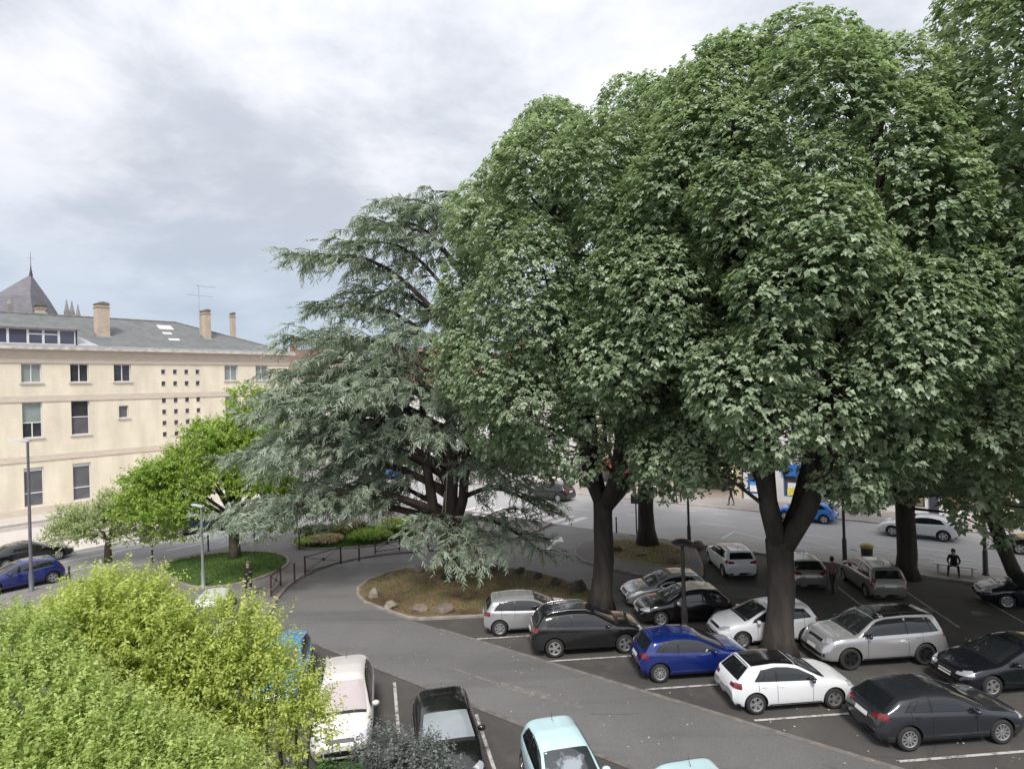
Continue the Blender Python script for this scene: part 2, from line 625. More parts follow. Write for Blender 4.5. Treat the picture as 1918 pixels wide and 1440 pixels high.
# seams along the lane: row of flat setts and the worn patch line
stripe(W(-24, 14.72), W(24, 14.82), 0.16, z=0.017, m=mat('seam_stone', (0.20, 0.185, 0.165), 0.85, c2=(0.11, 0.105, 0.1), scale=3), name='kerb_line')
stripe(W(-19.3, 18.68), W(24, 18.78), 0.20, z=0.017, m=mat('seam_stone_2', (0.235, 0.21, 0.185), 0.85, c2=(0.12, 0.112, 0.105), scale=3.5, low=.3, high=.7), name='kerb_line')
stripe((-2.6, 23.0), (-0.7, 21.5), 0.07, m=M_LINE_F)
stripe((-0.75, 21.55), (0.9, 20.55), 0.30, m=M_LINE_F)
stripe((0.9, 20.5), (1.9, 19.8), 0.10, m=M_LINE_F)


def arrow(tail, tip, w=0.16, head=0.45, hl=1.3, z=0.016, m=None):
    p, q = np.array(tail, float), np.array(tip, float)
    d = (q - p) / np.linalg.norm(q - p)
    n = np.array([-d[1], d[0]])
    k = q - d * hl
    pts = [p - n * w / 2, k - n * w / 2, k - n * head, q, k + n * head, k + n * w / 2, p + n * w / 2]
    struct(MB().poly(ccw([tuple(x) for x in pts]), z).build('arrow_marking', m or M_LINE))


arrow((1.7, 38.4), (3.0, 42.6), m=M_CROSS, head=0.55, hl=1.6, w=0.22)
for i in range(10):                   # crossing over the lane mouth
    s = -36.2 + i * 1.12
    stripe(W(s, 38.1), W(s, 41.0), 0.55, z=0.012, m=M_CROSS, name='crossing_stripe')
for i in range(4):
    s = -30.4 + i * 1.12
    stripe(W(s - 3.5, 36.2), W(s - 3.5, 37.4), 0.5, z=0.128, m=M_CROSS, name='crossing_stripe')
stripe(W(-110, 49.0), W(-56, 49.0), 0.12, z=0.009, m=M_CROSS)
for i in range(34):                   # dashes of the far parking lane
    s = -60 + i * 2.6
    stripe(W(s, 47.2), W(s + 1.1, 47.2), 0.12, z=0.009, m=M_CROSS)
for i in range(14):                   # centre dashes
    s = -60 + i * 6.0
    stripe(W(s, 43.6), W(s + 2.6, 43.6), 0.12, z=0.009, m=M_CROSS)
for p, q in [((13.0, 40.3), (14.6, 42.3)), ((14.6, 42.3), (17.2, 37.2)), ((18.0, 39.6), (18.9, 37.5)), ((16.9, 38.0), (21.5, 36.4)), ((20.8, 38.6), (24.6, 34.0)), ((19.0, 37.6), (27.0, 31.2))]:
    stripe(p, q, 0.13, z=0.020, m=M_CROSS)
stripe(W(-47.0, -20), W(-47.0, 33), 0.14, z=0.014, m=M_CROSS)
for i in range(9):
    stripe(W(-49.1, -8 + i * 5.2), W(-47.05, -8 + i * 5.2), 0.12, z=0.014, m=M_CROSS)
for i in range(8):
    t = -6 + i * 6.0
    stripe(W(-44.2, t), W(-44.2, t + 2.6), 0.12, z=0.014, m=M_CROSS)

# ---- wear on the asphalt: cracks, repair patches, oil, covers
_r = random.Random(17)
k = MB()
for c in range(14):
    if c < 3:
        x, y = W(_r.uniform(-22, 12), _r.uniform(14.9, 18.5))
        z = .0155
    else:
        x, y = _r.uniform(2, 20), _r.uniform(17, 31)
        z = .0045
    a = _r.uniform(0, 6.28) if _r.random() < .5 else ROT_A + _r.uniform(-.3, .3)
    w = _r.uniform(.004, .009)
    for q in range(_r.randint(5, 16)):
        a += _r.uniform(-.28, .28)
        l = _r.uniform(.15, .45)
        x2, y2 = x + math.cos(a) * l, y + math.sin(a) * l
        nx, ny = -math.sin(a) * w, math.cos(a) * w
        k.add([(x - nx, y - ny, z), (x2 - nx, y2 - ny, z), (x2 + nx, y2 + ny, z), (x + nx, y + ny, z)], [(0, 1, 2, 3)])
        x, y = x2, y2
cr = k.build('asphalt_cracks', mat('crack_tar', (0.06, 0.058, 0.057), .7))
cr['kind'] = 'stuff'
cr['label'] = 'fine dark cracks and tar seams in the asphalt'
cr['category'] = 'cracks'
M_OIL = mat('oil_stain', (0.058, 0.055, 0.053), .5, c2=(0.085, 0.080, 0.076), scale=3.5)
for x_, y_, r_ in ((1.0, 24.4, .28), (4.0, 22.3, .3), (7.4, 20.2, .25), (10.2, 18.1, .3), (14.0, 26.6, .35), (17.6, 27.2, .3), (-6.2, 20.9, .25), (-3.0, 18.6, .25), (19.4, 26.6, .3)):
    pts = [(x_ + r_ * (1 + _r.uniform(-.35, .35)) * 1.4 * math.cos(j * .449), y_ + r_ * (1 + _r.uniform(-.35, .35)) * math.sin(j * .449)) for j in range(14)]
    sheet('oil_patch', smooth_poly(pts, 1), 0.0045, M_OIL)
# ---- low walls and ramp of the forecourt
M_WALLCAP = mat('forecourt_wall', (0.47, 0.43, 0.40), 0.8, c2=(0.56, 0.52, 0.48), scale=2.5, bump=0.2)


def low_wall(pts, h, w, label):
    t = thing('low_wall', label, 'wall', (*W(*pts[0]), 0.12))
    k, c = MB(), MB()
    base = np.array(W(*pts[0]))
    for p, q in zip(pts[:-1], pts[1:]):
        p, q = np.array(W(*p)) - base, np.array(W(*q)) - base
        k.bar((*p, h / 2), (*q, h / 2), w, h)
        c.bar((*p, h + 0.03), (*q, h + 0.03), w + 0.08, 0.06)
    k.build('base', M_WALLCAP, t)
    c.build('coping', MATS['kerb_stone'], t)
    return t


low_wall([(-61.5, 8), (-61.5, 16.4), (-58.4, 18.3), (-56.4, 19.6), (-56.4, 27)], 0.42, 0.32, 'pale low stone wall bent around the ramp before the building')
low_wall([(-62.8, 20.6), (-60.4, 22.6), (-57.6, 25.2)], 0.38, 0.32, 'short slanting pale wall at the far side of the ramp')
low_wall([(-53.6, 2), (-53.6, 32)], 0.16, 0.26, 'long flat kerb wall between the forecourt and the parked cars')
rmp = MB()
rmp.poly(ccw([W(-66.5, 17.2), W(-62.2, 20.3), W(-57.2, 25.6), W(-56.8, 20.2), W(-58.8, 18.9), W(-62, 16.9)]), 0.135)
struct(rmp.build('ramp_paving', ground_mat('ramp_gravel', (0.30, 0.275, 0.235), (0.35, 0.32, 0.28), (0.26, 0.24, 0.21), big=.5, fine=30)))
# ------------------------------------------------------------------ buildings
M_STONE = None


def course_mat(name, c1, c2, joint, ch=0.32, blot=0.35):
    """ashlar with faint level courses"""
    m, nt, b = principled(name)
    N, L = nt.nodes, nt.links
    tc = N.new('ShaderNodeTexCoord')
    sep = N.new('ShaderNodeSeparateXYZ')
    L.new(tc.outputs['Object'], sep.inputs[0])
    br = N.new('ShaderNodeTexBrick')
    mp = N.new('ShaderNodeCombineXYZ')
    L.new(sep.outputs[0], mp.inputs[0])
    L.new(sep.outputs[2], mp.inputs[1])
    L.new(mp.outputs[0], br.inputs['Vector'])
    br.inputs['Scale'].default_value = 1.0
    br.inputs['Brick Width'].default_value = 0.85
    br.inputs['Row Height'].default_value = ch
    br.inputs['Mortar Size'].default_value = 0.008
    br.inputs['Color1'].default_value = (*c1, 1)
    br.inputs['Color2'].default_value = (*c2, 1)
    br.inputs['Mortar'].default_value = (*joint, 1)
    n = N.new('ShaderNodeTexNoise')
    n.inputs['Scale'].default_value = 0.8
    n.inputs['Detail'].default_value = 9
    mpz = N.new('ShaderNodeMapping')
    mpz.inputs['Scale'].default_value = (1.0, 1.0, 0.28)
    L.new(tc.outputs['Object'], mpz.inputs[0])
    L.new(mpz.outputs[0], n.inputs['Vector'])
    g = N.new('ShaderNodeMapRange')
    g.inputs['From Min'].default_value = 0.3
    g.inputs['From Max'].default_value = 0.7
    g.inputs['To Min'].default_value = 0.84
    g.inputs['To Max'].default_value = 1.08
    L.new(n.outputs['Fac'], g.inputs['Value'])
    mu = N.new('ShaderNodeMixRGB')
    mu.blend_type = 'MULTIPLY'
    mu.inputs[0].default_value = 1
    L.new(br.outputs['Color'], mu.inputs[1])
    L.new(g.outputs[0], mu.inputs[2])
    L.new(mu.outputs[0], b.inputs['Base Color'])
    b.inputs['Roughness'].default_value = 0.85
    MATS[name] = m
    return m


M_STONE = course_mat('cream_ashlar', (0.755, 0.685, 0.545), (0.78, 0.71, 0.575), (0.685, 0.615, 0.485))
M_BAND = mat('band_stone', (0.560, 0.482, 0.403), 0.85, c2=(0.650, 0.571, 0.482), scale=1.2, bump=0.15, stretch=(1, 1, 5))
M_GUTTER = mat('gutter_stone', (0.396, 0.363, 0.341), 0.85, c2=(0.660, 0.616, 0.572), scale=1.8, bump=0.2, stretch=(1, 1, 2))
M_FRAME = mat('window_white', (0.72, 0.71, 0.72), 0.45)
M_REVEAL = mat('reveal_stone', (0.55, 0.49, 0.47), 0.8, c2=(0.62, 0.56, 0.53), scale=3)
M_PANE = mat('pane_dark', (0.035, 0.037, 0.042), 0.06, c2=(0.06, 0.062, 0.068), scale=1.5, ior=1.6)
M_PANE_B = mat('pane_blind', (0.24, 0.28, 0.27), 0.35, c2=(0.29, 0.33, 0.31), scale=1.2)
M_PANE_G = mat('pane_grey', (0.105, 0.108, 0.118), 0.10, c2=(0.14, 0.142, 0.15), scale=1.0, ior=1.6)
M_SLATE = mat('slate_roof', (0.120, 0.128, 0.130), 0.75, c2=(0.165, 0.172, 0.170), scale=1.3, detail=12, bump=0.5, bscale=6)
M_CHIM = mat('chimney_render', (0.450, 0.362, 0.281), 0.85, c2=(0.550, 0.456, 0.362), scale=1.4, bump=0.1)
M_CAP = mat('chimney_cap', (0.12, 0.115, 0.11), 0.8, c2=(0.22, 0.21, 0.19), scale=4)
M_DARK_METAL = mat('dark_metal', (0.030, 0.026, 0.027), 0.5, c2=(0.055, 0.045, 0.045), scale=5)
M_ZINC = mat('zinc', (0.40, 0.42, 0.43), 0.5, 0.3, c2=(0.50, 0.52, 0.53), scale=2)


def wall_with_holes(mb, w, h, holes, depth, z0=0.0, mi=0, mr=1, y=0.0):
    """front face in the local xz plane at y, outward -y; holes (x0,x1,z0,z1) get reveals going in"""
    xs = sorted(set([0.0, w] + [v for q in holes for v in q[:2]]))
    zs = sorted(set([z0, h] + [v for q in holes for v in q[2:4]]))
    for i in range(len(xs) - 1):
        for j in range(len(zs) - 1):
            cx, cz = (xs[i] + xs[i + 1]) / 2, (zs[j] + zs[j + 1]) / 2
            if any(q[0] < cx < q[1] and q[2] < cz < q[3] for q in holes):
                continue
            mb.quad((xs[i], y, zs[j]), (xs[i + 1], y, zs[j]), (xs[i + 1], y, zs[j + 1]), (xs[i], y, zs[j + 1]), mi)
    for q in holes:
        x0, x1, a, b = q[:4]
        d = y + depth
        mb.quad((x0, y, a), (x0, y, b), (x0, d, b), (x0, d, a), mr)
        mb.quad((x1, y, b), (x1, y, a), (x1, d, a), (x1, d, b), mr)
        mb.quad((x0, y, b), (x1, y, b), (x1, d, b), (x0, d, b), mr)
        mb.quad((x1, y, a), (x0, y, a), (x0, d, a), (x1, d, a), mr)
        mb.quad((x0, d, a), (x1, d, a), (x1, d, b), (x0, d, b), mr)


def window(parent, x0, x1, z0, z1, y, rows=(1.0,), cols=(2,), fw=0.07, frame=None, panes=None, sill=True, sillw=0.12, sm=None, outw=0.0):
    """frame with bars (the part), each pane and the sill its sub-parts; rows: heights as fractions from the bottom"""
    f = MB()
    W_, H_ = x1 - x0, z1 - z0
    f.box(0, fw, 0, 0.08, 0, H_)
    f.box(W_ - fw, W_, 0, 0.08, 0, H_)
    f.box(fw, W_ - fw, 0, 0.08, 0, fw)
    f.box(fw, W_ - fw, 0, 0.08, H_ - fw, H_)
    zc = fw
    cells = []
    for ri, fr in enumerate(rows):
        ze = H_ - fw if ri == len(rows) - 1 else H_ * sum(rows[:ri + 1])
        if ri < len(rows) - 1:
            f.box(fw, W_ - fw, -0.004, 0.076, ze - fw * 0.6, ze + fw * 0.6)
        n = cols[ri]
        for c in range(n):
            a = fw + (W_ - 2 * fw) * c / n
            b = fw + (W_ - 2 * fw) * (c + 1) / n
            if c:
                f.box(a - fw * 0.6, a + fw * 0.6, -0.002, 0.078, zc, ze)
            cells.append((a, b, zc, ze, ri))
        zc = ze
    o = f.build('window', frame or M_FRAME, parent, loc=(x0, y, z0))
    panes = panes or [M_PANE]
    for a, b, c, d, ri in cells:
        p = MB()
        p.box(a, b, 0.045, 0.06, c, d)
        p.build('pane', panes[ri % len(panes)], o)
    if sill:
        s = MB()
        s.box(-0.14, W_ + 0.14, -y - sillw, 0.05, -0.14, -0.005)
        s.build('sill', sm or M_REVEAL, o)
    return o


def main_building():
    T0 = 2.0
    B = thing('stone_building', 'long cream stone building with grey slate hip roof at the far side street', 'building', (*W(-68.4, T0), 0.12), ROT_B)
    Wd, D = 42.35 - T0, 13.0

    def X(t):
        return t - T0
    wh = 0.13
    ups = [5.3, 8.9, 12.6, 16.23, 19.92, 23.54, 34.5, 38.15]
    up = [(X(t), X(t + 1.5), 11.85 - wh, 13.55 - wh) for t in ups]
    mid = [(X(t), X(t + 1.48), 6.95 - wh, 10.12 - wh) for t in (5.3, 8.9, 12.6, 16.23, 19.92, 34.5, 38.15)]
    low = [(X(t), X(t + 1.46), 0.86 - wh, 4.3 - wh) for t in (5.3, 8.9, 12.6, 16.23, 19.92, 34.5, 38.15)]
    sq = [(X(23.9), X(24.75), 8.3 - wh, 9.5 - wh)]
    tiny = []
    for z in (13.04, 11.83, 10.10, 8.93, 7.78, 6.63, 4.86, 3.75):
        for k in range(4):
            t = 27.88 + k * 1.157
            tiny.append((X(t), X(t + 0.40), z - 0.46 - wh, z - wh))
    wl = MB()
    wall_with_holes(wl, Wd, 13.6, up + mid + low + sq + tiny, 0.28)
    wl.quad((Wd, 0, 0), (Wd, D, 0), (Wd, D, 14.7), (Wd, 0, 14.7))
    wl.quad((0, D, 0), (0, 0, 0), (0, 0, 14.7), (0, D, 14.7))
    wl.quad((Wd, D, 0), (0, D, 0), (0, D, 14.7), (Wd, D, 14.7))
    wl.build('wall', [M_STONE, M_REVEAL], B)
    for i, q in enumerate(up):
        window(B, *q, 0.18, rows=(1.0,), cols=(2,), panes=[M_PANE if i in (4, 5) else M_PANE_B])
    for i, q in enumerate(mid):
        if i == 4:
            window(B, *q, 0.18, rows=(0.52, 0.48), cols=(1, 1), panes=[M_PANE_G, M_PANE])
        else:
            window(B, *q, 0.18, rows=(0.42, 0.58), cols=(2, 1), panes=[M_PANE, M_PANE_B])
    for i, q in enumerate(low):
        window(B, *q, 0.16, rows=(0.34, 0.58, 0.08), cols=(1, 1, 1), panes=[M_PANE_G, M_PANE_G, M_FRAME], sill=False)
    window(B, *sq[0], 0.18, rows=(1.0,), cols=(1,), panes=[M_PANE_G])
    for q in tiny:
        p = MB()
        p.box(q[0], q[1], 0.22, 0.25, q[2], q[3])
        p.build('small_window', M_PANE_G, B)
        s = MB()
        s.box(q[0] - 0.03, q[1] + 0.03, -0.03, 0.06, q[2] - 0.06, q[2] - 0.004)
        s.build('small_sill', M_REVEAL, B)
    # bands
    for z0, z1, pr in ((10.2, 10.66, 0.05), (4.9, 5.34, 0.05)):
        b = MB()
        b.box(-0.05, Wd + 0.05, -pr, 0.04, z0 - wh, z1 - wh)
        b.box(-0.05, Wd + 0.05, -pr - 0.03, 0.04, z0 - wh - 0.07, z0 - wh + 0.003)
        b.build('string_course', M_BAND, B)
    b = MB()
    b.box(-0.05, Wd + 0.05, -0.07, 0.04, 0, 0.75 - wh)
    b.build('plinth', M_BAND, B)
    b = MB()
    b.box(-0.1, Wd + 0.10, -0.10, D, 13.6 - wh, 14.05 - wh)
    b.box(-0.1, Wd + 0.14, -0.14, D, 14.05 - wh, 14.20 - wh)
    b.box(-0.1, Wd + 0.11, -0.11, D, 14.20 - wh, 14.78 - wh)
    b.build('cornice', M_BAND, B)
    b = MB()
    b.box(-0.6, Wd + 0.65, -0.65, D + 0.6, 14.78 - wh, 15.05 - wh)
    b.build('eaves_slab', M_GUTTER, B)
    b = MB()
    b.box(-0.6, Wd + 0.60, -0.60, -0.42, 15.05 - wh, 15.24 - wh)
    b.box(Wd + 0.42, Wd + 0.60, -0.42, D + .4, 15.05 - wh, 15.24 - wh)
    b.build('gutter', M_ZINC, B)
    # hip roof, broken into gently uneven strips
    ze, zr, yr = 15.06 - wh, 18.65 - wh, 6.2
    xr = X(32.1)
    rf = MB()
    e0, e1 = -0.4, Wd + 0.42
    rf.add([(e0, -0.42, ze), (e1, -0.42, ze), (xr, yr, zr), (e0, yr, zr), (e1, D + .4, ze), (e0, D + .4, ze)],
           [(0, 1, 2, 3), (1, 4, 2), (4, 5, 3, 2), (0, 3, 5)])
    roof = rf.build('roof', M_SLATE, B)
    rg = MB()
    rg.tube([(e0, yr, zr + 0.02), (xr, yr, zr + 0.02)], 0.10, 6)
    rg.tube([(xr, yr, zr + 0.02), (e1, -0.42, ze + 0.03)], 0.08, 6)
    rg.tube([(xr, yr, zr + 0.02), (e1, D + .4, ze + 0.03)], 0.08, 6)
    rg.build('ridge_tile', M_CAP, roof)

    def slope(y):
        return ze + (zr - ze) * (y + 0.42) / (yr + 0.42)

    def chimney(x0, x1, y0, y1, zt, round_top):
        c = MB()
        c.box(x0, x1, y0, y1, min(slope(y0) - 0.3, ze + 0.2), zt - 0.45)
        c.box(x0 - 0.07, x1 + 0.07, y0 - 0.07, y1 + 0.07, zt - 0.45, zt - 0.36)
        c.box(x0 + 0.04, x1 - 0.04, y0 + 0.04, y1 - 0.04, zt - 0.36, zt - 0.12)
        o = c.build('chimney', M_CHIM, roof)
        k = MB()
        if round_top:
            n = 8
            pr = [(x0 - 0.05 + (x1 - x0 + 0.1) * i / n, zt - 0.12 + 0.22 * math.sin(math.pi * (i / n) * 0.9 + 0.15)) for i in range(n + 1)]
            vs = [(x, y, z) for y in (y0 - .05, y1 + .05) for x, z in pr] + [(x, y, zt - 0.16) for y in (y0 - .05, y1 + .05) for x, _ in pr]
            m = n + 1
            fs = [(i, i + 1, m + i + 1, m + i) for i in range(n)] + [(2 * m + i, 2 * m + i + 1, i + 1, i) for i in range(n)] + [(m + i, m + i + 1, 3 * m + i + 1, 3 * m + i) for i in range(n)]
            fs += [(0, m, 3 * m, 2 * m), (n, 2 * m + n, 3 * m + n, m + n)]
            k.add(vs, fs)
        else:
            k.box(x0 - 0.16, x1 + 0.16, y0 - 0.16, y1 + 0.16, zt - 0.12, zt)
        k.build('chimney_cap', M_CAP, roof)
        fl = MB()
        fl.box(x0 - 0.12, x1 + 0.12, y0 - 0.14, y0 - 0.003, slope(y0) - 0.16, slope(y0) + 0.05)
        if x1 < xr + 3:
            fl.build('flashing', M_ZINC, roof)
    chimney(X(22.9), X(24.0), 2.0, 3.0, 19.6, True)
    chimney(X(33.6), X(34.3), 2.4, 3.6, 19.75, True)
    chimney(X(38.0), X(38.45), 4.8, 5.4, 19.95, True)
    chimney(X(19.2), X(19.9), 6.6, 7.4, 19.6, False)
    sk = MB()
    for (xa, xb, ya, yb) in ((X(29.6), X(31.1), 4.3, 5.2), (X(29.5), X(30.4), 3.1, 3.5), (X(29.5), X(30.6), 1.7, 2.05)):
        sk.add([(xa, ya, slope(ya) + 0.06), (xb, ya, slope(ya) + 0.06), (xb, yb, slope(yb) + 0.06), (xa, yb, slope(yb) + 0.06),
                (xa, ya, slope(ya) - .05), (xb, ya, slope(ya) - .05), (xb, yb, slope(yb) - .05), (xa, yb, slope(yb) - .05)],
               [(0, 1, 2, 3), (0, 4, 5, 1), (1, 5, 6, 2), (2, 6, 7, 3), (3, 7, 4, 0)])
    sk.build('skylight', mat('skylight', (0.62, 0.60, 0.60), 0.3), roof)
    # glazed dormer
    xa, xb = X(6.0), X(20.55)
    zb, zt = 15.27 - wh, 16.72 - wh
    dm = MB()
    yf = -0.05
    yb_ = (zt + 0.45 - ze) / (zr - ze) * (yr + .42) - .42
    dm.add([(xa, yf - 0.25, zt + 0.02), (xb + 0.15, yf - 0.25, zt + 0.02), (xb + 0.15, yb_, zt + 0.5), (xa, yb_, zt + 0.5),
            (xa, yf - 0.25, zt - 0.10), (xb + 0.15, yf - 0.25, zt - 0.10), (xb + .15, yb_, zt + .38), (xa, yb_, zt + .38)],
           [(0, 1, 2, 3), (4, 5, 1, 0), (5, 6, 2, 1), (7, 6, 5, 4)])
    dor = dm.build('dormer', M_CAP, roof)
    ck = MB()
    ck.add([(xb, yf, zb - .1), (xb, yf, zt - 0.05), (xb, yb_, zt + .4), (xb, yb_, zb - .1)], [(0, 3, 2, 1)])
    ck.add([(xb, yf, zb), (X(22.2), yf - 0.35, zb - .01), (xb, yb_ - .6, zt + .1)], [(0, 1, 2)])
    ck.build('dormer_cheek', M_ZINC, roof)
    bk = MB()
    bk.quad((xa, yf + .12, zb), (xb, yf + .12, zb), (xb, yf + .12, zt), (xa, yf + .12, zt))
    bk.build('dormer_wall', M_PANE, roof)
    edges = [6.0, 8.2, 10.4, 12.6, 15.35, 16.78, 17.92, 19.1, 20.4]
    for i in range(len(edges) - 1):
        bl = i in (5, 6)
        window(roof, X(edges[i]), X(edges[i + 1]), zb, zt - 0.06, yf, rows=(0.66, 0.34) if bl else (1.0,), cols=(1, 1) if bl else (1,), fw=0.09,
               panes=[mat('pane_sky', (0.09, 0.095, 0.14), 0.05, ior=1.7)], sill=False)
    an = thing('tv_antenna', 'thin grey television antenna on the slate roof beside the second chimney', 'antenna', (0, 0, 0))
    return B


main_b = main_building()
# antenna: stands on the roof, a thing of its own
_p = np.array(W(-71.6, 33.4))
ant = bpy.data.objects['tv_antenna']
ant.location = (_p[0], _p[1], 16.6)
ant.rotation_euler = (0, 0, ROT_B)
k = MB()
k.tube([(0, 0, 0), (0, 0, 6.1)], 0.035, 6)
k.build('mast', M_ZINC, ant)
for z, l0, l1 in ((6.0, -0.3, 1.9), (4.9, -1.3, 1.6)):
    k = MB()
    k.tube([(l0, 0, z), (l1, 0, z)], 0.025, 5)
    for i in range(9):
        x = l0 + (l1 - l0) * (i + .5) / 9
        k.tube([(x, -0.3, z + .02), (x, 0.3, z + .02)], 0.012, 4)
    k.build('aerial', M_ZINC, ant)

# ---- church tower far behind
M_CH_ROOF = mat('church_slate', (0.145, 0.135, 0.160), 0.75, c2=(0.19, 0.18, 0.20), scale=0.5, bump=0.3, bscale=2)
M_CH_STONE = mat('church_stone', (0.42, 0.38, 0.33), 0.85, c2=(0.52, 0.47, 0.41), scale=0.8)
ch = thing('church_tower', 'far church tower with steep slate roof and thin iron cross', 'church', (*W(-200, 50.1), 0), ROT_B)
k = MB()
cor = [(-13.5, 4), (-2.6, 13.0), (8.6, 1.0), (-2.0, -10)]
k.prism([(-12.8, 3.8), (-2.0, -9.4), (8.0, 1.0), (-2.5, 12.4)], 0, 29.0)
k.build('wall', M_CH_STONE, ch)
k = MB()
mids = [(c[0] * .52 - .5, c[1] * .52, 37.2) for c in cor]
vs = [(c[0], c[1], 28.6) for c in cor] + mids + [(0, 0, 43.4)]
fs = [((i + 1) % 4, i, 4 + i, 4 + (i + 1) % 4) for i in range(4)] + [(4 + (i + 1) % 4, 4 + i, 8) for i in range(4)] + [(3, 2, 1, 0)]
k.add(vs, fs)
k.build('roof', M_CH_ROOF, ch)
k = MB()
k.lathe([(0.45, 43.0), (0.18, 44.6), (0.06, 46.0), (0.045, 49.2)], 8)
k.build('spire', M_DARK_METAL, ch)
k = MB()
k.bar((-.9, 0, 47.6), (.9, 0, 47.6), 0.10)
k.build('cross', M_ZINC, ch)
for i, (x, zt) in enumerate(((7.3, 37.4), (8.5, 37.2), (9.9, 36.3))):
    k = MB()
    k.box(x - 0.55, x + 0.55, -2, -1, 27, zt - 3.2)
    k.lathe([(0.62, zt - 3.2), (0.40, zt - 2.0), (0.16, zt - 0.8), (0.22, zt - 0.6), (0.02, zt)], 6, center=(x, -1.5, 0))
    k.build('pinnacle', mat('pinnacle_stone', (0.24, 0.225, 0.22), .85, c2=(0.32, 0.30, 0.28), scale=1), ch)
for x, y in ((-9.0, -7.0), (-6.5, -8.5)):
    k = MB()
    k.box(x - .6, x + .6, y - .6, y + .6, 27, 34.2)
    k.lathe([(0.7, 34.2), (0.3, 35.2), (0.02, 36.4)], 6, center=(x, y, 0))
    k.build('pinnacle', mat('pinnacle_stone', (0.24, 0.225, 0.22), .85, c2=(0.32, 0.30, 0.28), scale=1), ch)

# ---- the row of houses across the main street
WALLS = {n: mat('render_' + n, c, 0.85, c2=tuple(x * 0.9 for x in c), scale=0.6, bump=0.1)
         for n, c in dict(white=(0.74, 0.72, 0.70), cream=(0.72, 0.63, 0.50), sand=(0.66, 0.56, 0.43), pale=(0.70, 0.68, 0.66), brick=(0.36, 0.17, 0.13), yellow=(0.74, 0.52, 0.16)).items()}
ROOFS = {n: mat('tiles_' + n, c, 0.8, c2=tuple(x * 1.35 for x in c), scale=1.6, bump=0.5, bscale=6, detail=10)
         for n, c in dict(brown=(0.145, 0.088, 0.072), red=(0.235, 0.100, 0.078), slate=(0.13, 0.135, 0.15)).items()}
M_SHOPGLASS = mat('shop_glass', (0.05, 0.05, 0.055), 0.08, c2=(0.10, 0.095, 0.09), scale=0.8, ior=1.6)


def text_mesh(s, size):
    cu = bpy.data.curves.new('lettering', 'FONT')
    cu.body = s
    cu.size = size
    cu.extrude = 0.01
    o = bpy.data.objects.new('lettering', cu)
    COL.objects.link(o)
    dg = bpy.context.evaluated_depsgraph_get()
    me = bpy.data.meshes.new_from_object(o.evaluated_get(dg))
    bpy.data.objects.remove(o)
    return me


